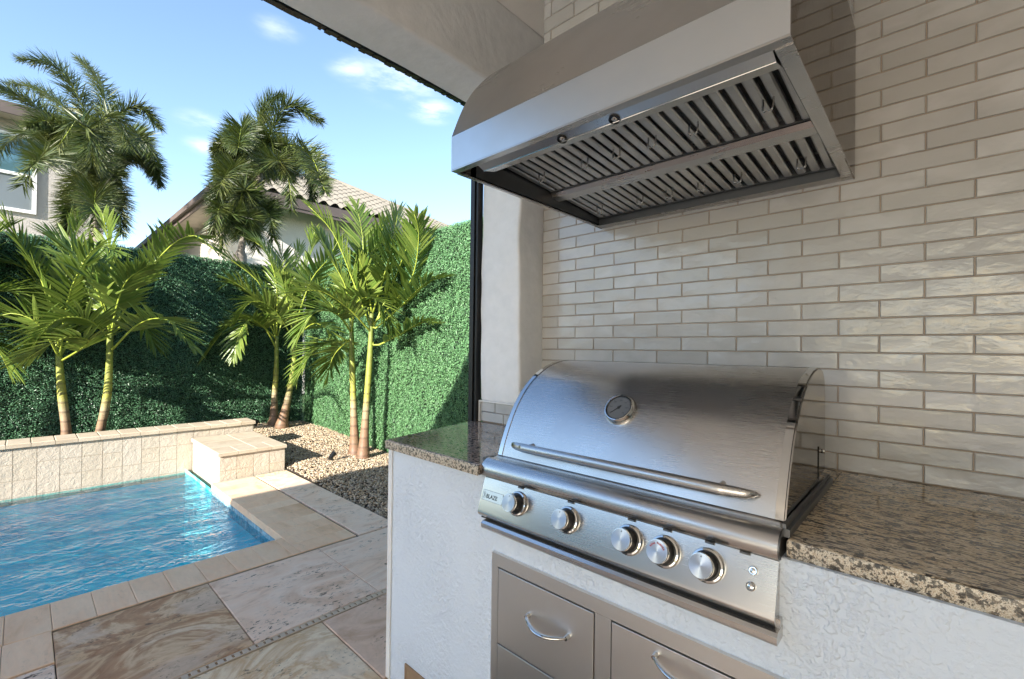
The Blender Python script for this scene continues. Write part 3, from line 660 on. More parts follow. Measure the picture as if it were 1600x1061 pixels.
def roof_plane(P0, along, up, n_al, width_fn, nrow, lift=.12):
    """corrugated barrel-tile slope; P0 eave start, along = eave direction, up = slope vector of the full run"""
    mb = MB(); al = Vector(along); upv = Vector(up); nrm = al.cross(upv).normalized(); Lal = al.length; per = .30
    cols = int(Lal / per); seg = 6
    for rrow in range(nrow):
        t0, t1 = rrow / nrow, (rrow + 1) / nrow
        v = []; cnt = 0
        a0_, a1_ = width_fn(t0), width_fn(t1)
        for c in range(cols * seg + 1):
            s_ = c / (cols * seg); hgt = lift * abs(math.sin(math.pi * c / seg))
            for t_, rr, dz in ((t0, a0_, .014), (t1, a1_, 0)):
                ss = min(max(s_, rr[0]), rr[1]); v.append(Vector(P0) + al * ss + upv * t_ + nrm * (hgt + dz if rr[0] <= s_ <= rr[1] else dz))
        n = len(v) // 2; mb.add(v, [(2 * i, 2 * i + 2, 2 * i + 3, 2 * i + 1) for i in range(n - 1)])
    return mb
up1 = Vector((-h2, 0, h2 * pitch))
mb = roof_plane((ex, ey, ez), (0, W_, 0), up1, 0, lambda t: (t / 2, 1 - t / 2), 13)
rf = obj('roof', mb, M['rooftile'], ha, flip=False)
mb = MB(); hip0 = Vector((ex, ey, ez)); apex = Vector((ex - h2, ey + h2, ez + h2 * pitch)); ap2 = Vector((ex - D_ + h2, ey + h2, ez + h2 * pitch))
mb.add([hip0, Vector((ex - D_, ey, ez)), ap2, apex], [(0, 1, 2, 3)]).add([Vector((ex, ey + W_, ez)), Vector((ex - D_, ey + W_, ez)), ap2, apex], [(3, 2, 1, 0)])
obj('far_roof_slope', mb, M['rooftile'], ha)
far1 = Vector((ex, ey + W_, ez))
obj('hip_cap', MB().tube([hip0 + Vector((0, 0, .06)), apex + Vector((0, 0, .08)), ], .10, 8).tube([apex + Vector((0, 0, .08)), far1 + Vector((0, 0, .06))], .10, 8), M['rooftile'], rf)
# second house on the left with a window
hb = thing('neighbour_house', 'grey stucco house with a white framed window at the left edge of the photo', 'house', (-18, -1.5, 0))
obj('wall', MB().box(-24, -16, -7, 1.40, 0, 6.55), M['house_stucco2'], hb)
wf = obj('window', MB().box(-15.998, -15.93, .10, .175, 4.40, 6.24).box(-15.998, -15.93, -1.6, .0995, 4.40, 4.475).box(-15.998, -15.93, -1.6, .0995, 6.17, 6.24).box(-15.998, -15.93, -1.6, .0995, 5.26, 5.33), M['white_trim'], hb)
obj('pane', MB().box(-15.99, -15.965, -1.6, .0995, 5.331, 6.169), M['glass'], wf); obj('pane', MB().box(-15.99, -15.965, -1.6, .0995, 4.476, 5.259), M['blind'], wf)
obj('roof', MB().box(-24.5, -15.45, -7.5, 1.95, 6.60, 6.75).add([(-24.5, -7.5, 6.76), (-15.45, -7.5, 6.76), (-15.45, 1.95, 6.76), (-24.5, 1.95, 6.76), (-20, -2.8, 8.2)], [(0, 1, 4), (1, 2, 4), (2, 3, 4), (3, 0, 4)]), M['rooftile'], hb)
obj('fascia', MB().box(-15.449, -15.40, -7.5, 1.95, 6.50, 6.76).box(-24.5, -15.40, 1.951, 2.0, 6.50, 6.76), M['fascia'], hb)
obj('soffit', MB().box(-24.4, -15.45, -7.4, 1.95, 6.551, 6.595), M['soffit'], hb)
# ================================================================== KITCHEN ISLAND
isl = thing('kitchen_island', 'white textured stucco kitchen island with a granite counter along the tiled wall', 'kitchen island', (-.5, 1.3, 0))
obj('base', MB().prism([(-1.552, .990), (-1.336, .990), (-1.336, 1.698), (-1.392, 1.698), (-1.392, 1.545), (-1.645, 1.545)], 2, 0, .8985).prism([(-1.336, .990), (2.6, .990), (2.6, 1.698), (-1.336, 1.698)], 2, .106, .8985), M['island'], isl)
obj('base_front', MB().box(-1.336, 2.6, 1.15, 1.698, 0, .1055), M['island'], isl)
obj('corner_bead', MB().prism([(-1.5735, .984), (-1.548, .984), (-1.548, .9895), (-1.557, .9895), (-1.650, 1.545), (-1.668, 1.545)], 2, 0, .8985), M['white_trim'], isl, bevel=.001)
# low vent opening with bare plywood inside
vo = obj('vent_opening', MB().box(-1.445, -1.437, .984, .9895, 0, .112).box(-1.4365, -1.10, .984, .9895, .1065, .1125), M['wood'], isl)
obj('plywood', MB().box(-1.4365, -1.337, .9860, .9895, 0, .106).box(-1.3365, -1.05, 1.05, 1.149, 0, .10), M['wood'], isl)
zt_ = .932
ctl = obj('counter', MB().prism([(-1.566, .968), (-1.028, .962), (-1.028, 1.698), (-1.392, 1.698), (-1.392, 1.536), (-1.690, 1.536)], 2, .899, zt_), M['granite_l'], isl, bevel=.004)
obj('counter', MB().box(-1.0275, -.207, 1.52, 1.698, .899, zt_ - .0005), M['granite'], isl)
cr = MB().prism([(-.2065, 1.004), (2.62, 1.004), (2.62, 1.698), (-.2065, 1.698)], 2, .899, zt_)
obj('counter', cr, M['granite'], isl, bevel=.003)
# rough chiselled front edge of the counter, a thin irregular facing
def edge(xa, ya, xb, yb, n, name='counter_edge'):
    mb = MB(); v = []; F = []; dx, dy = xb - xa, yb - ya; L = math.hypot(dx, dy); nx_, ny_ = dy / L, -dx / L
    for i in range(n + 1):
        for j in range(5):
            t_ = i / n; o_ = .0035 + (.0015 if 0 < j < 4 else 0) * 1 + (rnd.uniform(-.0012, .0014) if 0 < j < 4 else 0); z_ = [.8985, .905, .915, .925, zt_ - .001][j]
            v.append((xa + dx * t_ + nx_ * o_, ya + dy * t_ + ny_ * o_, z_ - (.0006 if j == 4 else 0)))
    for i in range(n):
        for j in range(4): F.append((i * 5 + j, (i + 1) * 5 + j, (i + 1) * 5 + j + 1, i * 5 + j + 1))
    mb.add(v, F); return obj(name, mb, M['granite_edge'], isl, smooth=True, flip=False)
edge(-.2065, 1.004, 2.62, 1.004, 320)
edge(-1.566, .968, -1.028, .962, 70)

# ================================================================== GRILL
GX0, GX1 = -1.030, -.222
gr = thing('gas_grill', 'built-in stainless steel gas grill with a domed lid and five front knobs', 'grill', (-.626, 1.2, .93))
lidp = [(1.048, .950), (1.060, .985), (1.075, 1.020), (1.092, 1.055), (1.112, 1.090), (1.138, 1.126), (1.168, 1.158), (1.205, 1.188), (1.248, 1.213), (1.295, 1.232), (1.345, 1.245), (1.390, 1.250), (1.425, 1.248), (1.452, 1.238), (1.472, 1.218), (1.482, 1.190), (1.487, 1.150), (1.489, .975)]
def smooth_poly(pts, n=4):
    out = []
    P = [pts[0]] + pts + [pts[-1]]
    for i in range(1, len(P) - 2):
        for k in range(n):
            t_ = k / n; a, b, c, d = P[i - 1], P[i], P[i + 1], P[i + 2]
            out.append(tuple(.5 * ((2 * b[q]) + (-a[q] + c[q]) * t_ + (2 * a[q] - 5 * b[q] + 4 * c[q] - d[q]) * t_ ** 2 + (-a[q] + 3 * b[q] - 3 * c[q] + d[q]) * t_ ** 3) for q in range(len(b))))
    out.append(P[-2]); return out
lp = smooth_poly(lidp[:-1], 3) + [lidp[-1]]
def offset(pts, d):
    out = []
    for i in range(len(pts)):
        a, b = pts[max(0, i - 1)], pts[min(len(pts) - 1, i + 1)]; ty, tz = b[0] - a[0], b[1] - a[1]; L = math.hypot(ty, tz) or 1
        out.append((pts[i][0] - tz / L * d * 1.0, pts[i][1] + ty / L * d))
    return out
lid = obj('lid', MB().prism(lp, 0, GX0 + .0165, GX1 - .0165), M['steel'], gr, auto=35)
lo_ = offset(lp, .0022)
for xa, xb in ((GX0, GX0 + .016), (GX1 - .016, GX1)): obj('lid_end_trim', MB().prism(lo_, 0, xa, xb), M['mirror'], lid, auto=35)
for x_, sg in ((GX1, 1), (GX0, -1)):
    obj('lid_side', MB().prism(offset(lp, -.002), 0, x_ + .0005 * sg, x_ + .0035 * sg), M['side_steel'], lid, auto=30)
obj('side_slot', MB().box(GX1 + .0036, GX1 + .0050, 1.388, 1.393, .965, 1.05), M['gap'], gr)
obj('side_bolt', MB().lathe([(.0, .0), (.006, 0), (.006, .006), (0, .007)], 12, Matrix.Translation((GX1 + .0036, 1.445, 1.030)) @ Matrix.Rotation(R(90), 4, 'Y')), M['mirror'], gr, smooth=True)
obj('body', MB().box(GX0 + .004, GX1 - .004, 1.035, 1.50, .70, .949), M['steel'], gr)
obj('side_flange', MB().box(GX1 + .0055, -.2035, 1.01, 1.515, .9325, .948).box(GX1 + .0055, GX1 + .012, 1.01, 1.515, .9485, .957), M['dark_steel'], gr)
obj('side_flange', MB().box(GX0 - .022, GX0 - .0055, 1.0, 1.515, .9325, .946), M['dark_steel'], gr)
# front bullnose tube
tp = [(1.046, .9485)] + [(1.004 - .0335 * math.sin(a) - 0.0, .9155 + .0330 * math.cos(a)) for a in [R(x) for x in range(-25, 121, 8)]] + [(.984, .8935), (1.046, .8935)]
obj('front_rail', MB().prism(tp, 0, GX0 + .001, GX1 + .006), M['steel'], gr, auto=30)
obj('rail_end_cap', MB().prism([(1.046 + (y - 1.046) * .97, .92 + (z - .92) * .97) for y, z in tp], 0, GX1 + .0061, GX1 + .0085), M['dark_steel'], gr, auto=30)
# control panel
PY = lambda z: .95 + (z - .785) * .3125
pp_ = [(1.040, .8925), (PY(.8925) , .8925), (PY(.8), PY(.8) * 0 + .800)] + [(.9535 + .018 - .018 * math.cos(a), .795 - .018 * math.sin(a) - .0) for a in [R(x) for x in (10, 30, 50, 70, 90)]] + [(1.040, .777)]
panel = obj('control_panel', MB().prism(pp_, 0, GX0 + .006, GX1 + .006), M['steel'], gr, auto=25)
obj('panel_shadow_gap', MB().box(GX0 + .010, GX1 + .002, .966, 1.04, .7730, .7768), M['gap'], gr)
obj('drip_tray', MB().prism([(.950, .750), (.946, .755), (.946, .766), (.952, .7725), (1.03, .7725), (1.03, .750)], 0, GX0 + .030, GX1 + .012), M['steel'], gr, auto=25)
obj('tray_bracket', MB().box(GX1 - .002, GX1 + .0115, .975, .989, .769, .788), M['steel'], gr)
nrm = Vector((0, -1, .3125)).normalized(); upv = Vector((0, .3125, 1)).normalized(); rgt = Vector((1, 0, 0))
def on_panel(x, z, off=0): return Vector((x, PY(z), z)) + nrm * off
Rot = Matrix((rgt, upv, nrm)).transposed()          # local z = panel normal
eul = Rot.to_euler()
def part_at(name, mb, mat, parent, org, smooth=True, auto=None):
    me = bpy.data.meshes.new(name); me.from_pydata(mb.v, [], mb.f); me.validate()
    import bmesh
    bm = bmesh.new(); bm.from_mesh(me); bmesh.ops.recalc_face_normals(bm, faces=bm.faces); bm.to_mesh(me); bm.free()
    me.materials.append(mat); me.shade_smooth(); me.set_sharp_from_angle(angle=R(auto or 35))
    o = bpy.data.objects.new(name, me); COL.objects.link(o); o.parent = parent
    o.location = org; o.rotation_euler = eul; WL[o.name] = Vector(org) + wloc(parent); return o
kx = [-.873, -.697, -.522, -.435, -.343]
for i, x_ in enumerate(kx):
    c = on_panel(x_, .848) - wloc(gr)
    bez = part_at('knob', MB().lathe([(0, .0005), (.0345, .0005), (.0345, .004), (.0325, .0075), (.029, .0085), (.0275, .006), (0, .006)], 40), M['mirror'], gr, c)
    z0_ = Vector((0, 0, 0))
    def sub(name, mb, mat, auto=35):
        me = bpy.data.meshes.new(name); me.from_pydata(mb.v, [], mb.f); me.validate()
        import bmesh
        bm = bmesh.new(); bm.from_mesh(me); bmesh.ops.recalc_face_normals(bm, faces=bm.faces); bm.to_mesh(me); bm.free()
        me.materials.append(mat); me.shade_smooth(); me.set_sharp_from_angle(angle=R(auto))
        o = bpy.data.objects.new(name, me); COL.objects.link(o); o.parent = bez; return o
    sub('skirt', MB().lathe([(0, .0062), (.0288, .0062), (.0286, .0092), (.0250, .0100), (.0235, .024), (.0228, .0330), (0, .0330)], 40), M['black'])
    sub('chrome_ring', MB().lathe([(0, .0331), (.0240, .0331), (.0250, .0355), (.0250, .0405), (.0240, .0425), (.0, .0425)], 40), M['mirror'])
    sub('face', MB().lathe([(0, .04255), (.0232, .04255), (.0232, .0432), (0, .0434)], 40), M['knobface'])
    sub('pointer', MB().add([(-.0016, .0165, .0437), (.0016, .0165, .0437), (0, .0205, .0437), (-.0016, .0165, .0434), (.0016, .0165, .0434), (0, .0205, .0434)], [(0, 1, 2), (3, 5, 4), (0, 3, 4, 1), (1, 4, 5, 2), (2, 5, 3, 0)]), M['black'])
    sub('off_mark', MB().box(-.005, .003, -.0325, -.0312, .0081, .0086), M['black'])
    if i == 3:
        mb = MB(); word = 'REAR BURNER'
        for q, chh in enumerate(word):
            if chh == ' ': continue
            an = R(62 - 124 * q / (len(word) - 1)); pos = Vector((-math.sin(an) * .0150, math.cos(an) * .0150, .0437))
            rr = Vector((math.cos(an), math.sin(an), 0)); uu = Vector((-math.sin(an), math.cos(an), 0))
            tm = text_mb(chh, .0052, pos, rr, uu, .0001, .0002, 'CENTER'); mb.add(tm.v, tm.f)
        sub('lettering', mb, M['red'])
for x_, z_ in ((-.258, .864), (-.2595, .836)):
    c = on_panel(x_, z_) - wloc(gr)
    part_at('push_button', MB().lathe([(0, .0003), (.0085, .0003), (.0085, .003), (.0072, .0042), (.0056, .0042), (.0056, .0030), (.0048, .0030), (.0048, .0056), (.0036, .0062), (0, .0062)], 24), M['mirror'], gr, c)
for x_ in kx + [-.275]:
    obj('hinge_clip', MB().box(x_ - .010, x_ + .010, PY(.893) - .003, PY(.893) + .004, .8885, .8932).tube([(x_ - .004, PY(.893) - .003, .8915), (x_ + .006, PY(.893) - .003, .8905)], .0022, 8), M['dark_steel'], gr)
# badge with the maker's lettering
bd = part_at('badge', MB().box(-.004, .080, -.0155, .0155, .0004, .0010), M['steel_hood'], gr, on_panel(-1.012, .844) - wloc(gr), auto=30)
mb = MB()
for a in ((-.0035, .0795, .0146, .0152), (-.0035, .0795, -.0152, -.0146), (-.0038, -.0032, -.0152, .0152), (.0792, .0798, -.0152, .0152)): mb.box(a[0], a[1], a[2], a[3], .00105, .0013)
tm = text_mb('BLAZE', .0165, (.0115, -.0070, .0012), (1, 0, 0), (0, 1, 0), .0002, .0003); mb.add(tm.v, tm.f)
mb.tube([(.0035, .011, .0012), (.0015, .005, .0012), (.0030, -.001, .0012), (.0015, -.007, .0012), (.0050, -.010, .0012)], .0006, 5).tube([(.0075, .008, .0012), (.0055, .003, .0012), (.0070, -.003, .0012), (.0085, -.007, .0012)], .0006, 5)
o = bpy.data.objects.new('badge_lettering', mesh_of('badge_lettering', mb, (0, 0, 0))); COL.objects.link(o); o.data.materials.append(M['black']); o.parent = bd
# long tapered handle on the lid
hp = [(-.972, 1.052, .9925, .004, .004), (-.955, 1.040, .992, .011, .009), (-.92, 1.033, .992, .0145, .011), (-.85, 1.030, .992, .0155, .0120), (-.40, 1.030, .992, .0155, .0120), (-.33, 1.033, .992, .0145, .011), (-.290, 1.040, .992, .011, .009), (-.272, 1.052, .9925, .004, .004)]
hs = smooth_poly([tuple(h_) for h_ in hp], 5)
obj('lid_handle', MB().tube([(h_[0], h_[1], h_[2]) for h_ in hs], [(max(.002, h_[3] * .75), max(.002, h_[4] * 1.12)) for h_ in hs], 20), M['steel'], gr, smooth=True)
for x_ in (-.90, -.345): obj('handle_post', MB().tube([(x_, 1.036, .992), (x_, 1.068, .996)], .007, 12), M['mirror'], gr, smooth=True)
# thermometer
tn = Vector((0, -.80, .60)).normalized(); tu = Vector((0, .60, .80)); TR = Matrix((rgt, tu, tn)).transposed().to_4x4(); tc = Vector((-.641, 1.1385, 1.121)); TM_ = Matrix.Translation(tc) @ TR
th_ = obj('thermometer', MB().lathe([(0, -.006), (.046, -.006), (.046, .010), (.044, .016), (.0405, .021), (.038, .0215), (.0365, .0185), (0, .0182)], 48, TM_), M['mirror'], gr, auto=40)
obj('dial', MB().lathe([(0, .0183), (.0362, .0183), (.0362, .0188), (0, .0189)], 48, TM_), M['gauge'], th_)
mb = MB()
for q in range(25):
    an = R(220 - q * 260 / 24); r1, r2 = (.0335, .0285) if q % 4 == 0 else (.0335, .031)
    d_ = Vector((math.cos(an), math.sin(an), 0)); s_ = Vector((-d_.y, d_.x, 0)) * .0006
    v = [TM_ @ (d_ * r + s_ * k_ + Vector((0, 0, .0191))) for r, k_ in ((r1, 1), (r1, -1), (r2, -1), (r2, 1))]; mb.add(v, [(0, 1, 2, 3)])
for q in range(7):
    an = R(220 - q * 260 / 6); p_ = TM_ @ Vector((math.cos(an) * .0235, math.sin(an) * .0235 - .0018, .0190)); tm = text_mb(str(100 + 100 * q), .0052, p_, rgt, tu, .0001, 0, 'CENTER'); mb.add(tm.v, tm.f)
mb.tube([TM_ @ Vector((math.cos(q * math.pi / 24) * .0352, math.sin(q * math.pi / 24) * .0352, .0190)) for q in range(49)], .0011, 6, False)
v0 = TM_ @ Vector((-.020, -.021, .0196)); v1 = TM_ @ Vector((.006, .0065, .0196)); mb.tube([v0, v1], [.0006, .0016], 6); mb.lathe([(0, .0190), (.0042, .0190), (.0042, .0205), (0, .0206)], 16, TM_)
obj('dial_marks', mb, M['black'], th_, flip=False)

# ================================================================== DRAWER UNIT
du = thing('drawer_unit', 'stainless drawer and door unit with arched pulls set in the stucco below the grill', 'drawer unit', (-.6, .99, .1))
fy0, fy1 = .9790, .9895
fx0, fx1, fz0, fz1 = -.985, -.198, .12, .674
fm = MB().box(fx0, fx1, fy0, fy1, .637, fz1).box(fx0, -.958, fy0, fy1, fz0, .6365).box(-.618, -.573, fy0, fy1, fz0, .6365).box(-.232, fx1, fy0, fy1, fz0, .6365).box(-.9575, -.6185, fy0, fy1, fz0, .150).box(-.5725, -.2325, fy0, fy1, fz0, .150)
obj('frame', fm, M['cab'], du)
obj('recess', MB().box(-.9578, -.2322, .9868, .9893, .1502, .6363), M['gap'], du)
def arc_handle(x0, x1, z, parent):
    pts = []; rr = []
    for k in range(17):
        s_ = k / 16; pts.append((x0 + (x1 - x0) * s_, .9665 - .030 * math.sin(math.pi * s_) ** .8, z - .006 * math.sin(math.pi * s_) + .003 * (0 if s_ else 0))); rr.append((.0042 + .0025 * math.sin(math.pi * s_), .0036 + .001 * math.sin(math.pi * s_)))
    mb = MB().tube(pts, rr, 12)
    for x_ in (x0, x1): mb.tube([(x_, .980, z), (x_, .963, z)], [.0075, .0058], 14)
    h_ = obj('pull', mb, M['mirror'], parent, smooth=False, auto=50); return h_
for (xa, xb, za, zb_, hx0, hx1, hz, nm) in ((-.9548, -.6212, .4125, .6335, -.833, -.697, .543, 'drawer'), (-.9548, -.6212, .153, .4085, -.833, -.697, .31, 'drawer'), (-.5698, -.2352, .153, .6335, -.456, -.320, .607, 'door')):
    o = obj(nm, MB().box(xa, xb, .9768, .9862, za, zb_), M['cab'], du, bevel=.0012)
    arc_handle(hx0, hx1, hz, o)

# ================================================================== HOOD
hd = thing('range_hood', 'stainless steel hood with a curved front and baffle filters above the grill', 'hood', (-.62, 1.7, 1.8))
HX0, HX1, HY, HZ0, HZ1 = -1.062, -.180, .864, 1.818, 1.922
hc = smooth_poly([(HY, HZ1), (.887, 1.980), (.915, 2.040), (.962, 2.112), (1.04, 2.196), (1.11, 2.235), (1.19, 2.256), (1.262, 2.2605)], 4)
shell = obj('canopy', MB().sheet(hc, 0, HX0, HX1), M['steel_hood'], hd, smooth=True, flip=False)
obj('front_face', MB().box(HX0, HX1, HY, HY + .004, HZ0 + .0045, HZ1 - .0005), M['steel_front'], hd)
sidep = [(HY + .0045, HZ0 + .0045)] + [(y + .0015, z - .0015) for y, z in hc] + [(1.698, 2.259), (1.698, HZ0 - .004)]
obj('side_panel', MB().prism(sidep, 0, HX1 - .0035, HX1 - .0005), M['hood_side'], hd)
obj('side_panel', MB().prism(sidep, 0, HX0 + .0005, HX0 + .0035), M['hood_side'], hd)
obj('top', MB().box(HX0 + .004, HX1 - .004, 1.262, 1.698, 2.2550, 2.2600), M['dark_steel'], hd)
# rim: front lip, side lips, rear lip
rim = MB().box(HX0, HX1, HY, .8865, HZ0, HZ0 + .004).box(HX0, HX0 + .012, .8870, 1.698, HZ0 - .002, HZ0 + .002).box(HX1 - .028, HX1, .8870, 1.698, HZ0 - .002, HZ0 + .002).box(HX0 + .0125, HX1 - .0285, 1.655, 1.698, HZ0 - .002, HZ0 + .002)
obj('rim', rim, M['steel_hood'], hd)
inn = MB().box(HX0 + .014, HX0 + .017, .95, 1.69, HZ0 + .0045, 1.93).box(HX1 - .032, HX1 - .0285, .95, 1.69, HZ0 + .0045, 1.93).box(HX0 + .017, HX1 - .032, 1.652, 1.6545, HZ0 - .001, 1.90).box(HX0 + .0175, HX1 - .0325, .95, 1.65, 1.925, 1.93)
obj('inner_box', inn, M['dark_steel'], hd)
# light bar behind the front lip, two unlit round lights
lb = obj('light_bar', MB().prism([(.8875, HZ0 + .010), (.8900, HZ0 + .0060), (.918, HZ0 - .0040), (.962, HZ0 + .0060), (.966, HZ0 + .06), (.8875, HZ0 + .06)], 0, HX0 + .085, HX1 - .033), M['steel_v'], hd)
obj('bar_edge', MB().tube([(HX0 + .085, .918, HZ0 - .0045), (HX1 - .033, .918, HZ0 - .0045)], .0014, 6), M['mirror'], lb)
for x_ in (-.685, -.538):
    LM = Matrix.Translation((x_, .910, HZ0 - .0008)) @ Matrix.Rotation(R(160), 4, 'X')
    l_ = obj('light', MB().lathe([(0, 0), (.0130, 0), (.0130, .004), (.0118, .004), (.0118, .001), (0, .001)], 24, LM), M['black'], lb)
    obj('lens', MB().lathe([(0, .0012), (.008, .0012), (.006, .0026), (0, .0030)], 24, LM), M['mirror'], l_, smooth=True)
# baffle filters, 3 front and 3 rear, on a plane that falls slightly to the back
FZ = lambda y: 1.885 - (y - 1.08) * .0702
def filt(xa, xb, ya, yb):
    f_ = obj('filter', MB().box(xa, xb, ya, ya + .008, FZ(ya) - .002, FZ(ya) + .012).box(xa, xb, yb - .008, yb, FZ(yb) - .002, FZ(yb) + .012).add([(xa, ya, 1.915), (xb, ya, 1.915), (xb, yb, 1.905), (xa, yb, 1.905)], [(0, 1, 2, 3)]), M['dark_steel'], hd, flip=False)
    n = 8; p_ = (xb - xa) / n
    for k in range(n):
        x0_ = xa + p_ * k + .004; x1_ = x0_ + .0235
        za, zb_ = FZ(ya + .009), FZ(yb - .009); v = []
        for (y_, z_) in ((ya + .0085, za), (yb - .0085, zb_)):
            v += [(x0_, y_, z_ + .012), (x0_, y_, z_ + .002), (x0_ + .004, y_, z_ - .001), (x1_ - .004, y_, z_ - .001), (x1_, y_, z_ + .002), (x1_, y_, z_ + .012)]
        obj('baffle', MB().add(v, [(i, i + 1, 7 + i, 6 + i) for i in range(5)] + [(0, 1, 2, 3, 4, 5), (6, 7, 8, 9, 10, 11)]), M['baffle'], f_)
    return f_
fx = [HX0 + .018, -.7755, -.505, HX1 - .033]
hnd = {0: [-.960, -.790], 1: [-.680, -.571], 2: [-.458, -.286]}
for ya, yb, hy in ((1.010, 1.318, 1.165), (1.385, 1.645, 1.522)):
    for k in range(3):
        f_ = filt(fx[k] + .001, fx[k + 1] - .001, ya, yb)
        for x_ in hnd[k]:
            zz = FZ(hy) - .0025; s_ = .017
            obj('pull_ring', MB().tube([(x_ - .004, hy - s_, zz), (x_ - .004, hy - s_ + .001, zz - .022), (x_ - .004, hy, zz - .026), (x_ - .004, hy + s_ - .001, zz - .022), (x_ - .004, hy + s_, zz)] if False else [(x_ - s_ * .65, hy, zz), (x_ - s_ * .65, hy - .003, zz - .026), (x_ - s_ * .45, hy - .004, zz - .031), (x_ + s_ * .45, hy - .004, zz - .031), (x_ + s_ * .65, hy - .003, zz - .026), (x_ + s_ * .65, hy, zz)], .0026, 8), M['mirror'], f_, smooth=True)
obj('centre_bar', MB().prism([(1.322, FZ(1.32) - .003), (1.333, FZ(1.32) - .016), (1.372, FZ(1.38) - .016), (1.382, FZ(1.38) - .003), (1.382, 1.90), (1.322, 1.90)], 0, HX0 + .018, HX1 - .033), M['steel_hood'], hd)
obj('front_bar', MB().box(HX0 + .018, HX1 - .033, 1.0005, 1.008, FZ(1.03) - .001, 1.91), M['steel_hood'], hd)

# ================================================================== LANDSCAPE LIGHTS
def spot(x, y, z, az, label):
    t_ = thing('landscape_light', label, 'garden light', (x, y, z), None)
    d_ = Vector((math.cos(az) * .8, math.sin(az) * .8, .6)).normalized(); a = Vector((x, y, z + .055))
    obj('head', MB().tube([a - d_ * .038, a + d_ * .046, a + d_ * .0461, a + d_ * .016], [.022, .027, .022, .020], 16), M['black'], t_, auto=40)
    obj('stake', MB().tube([(x, y, z - .03), (x, y, z + .05)], .006, 8), M['black'], t_)
    obj('cable', MB().tube([(x, y, z + .01), (x - .05, y - .03, z + .012), (x - .11, y + .02, z + .008), (x - .15, y - .05, z)], .003, 6), M['black'], t_)
    return t_
spot(-4.86, 2.33, .035, 2.0, 'small black spotlight lying on the gravel in front of the twin palms')
spot(-7.25, 2.33, .11, 2.3, 'small black spotlight behind the end of the raised stone wall')

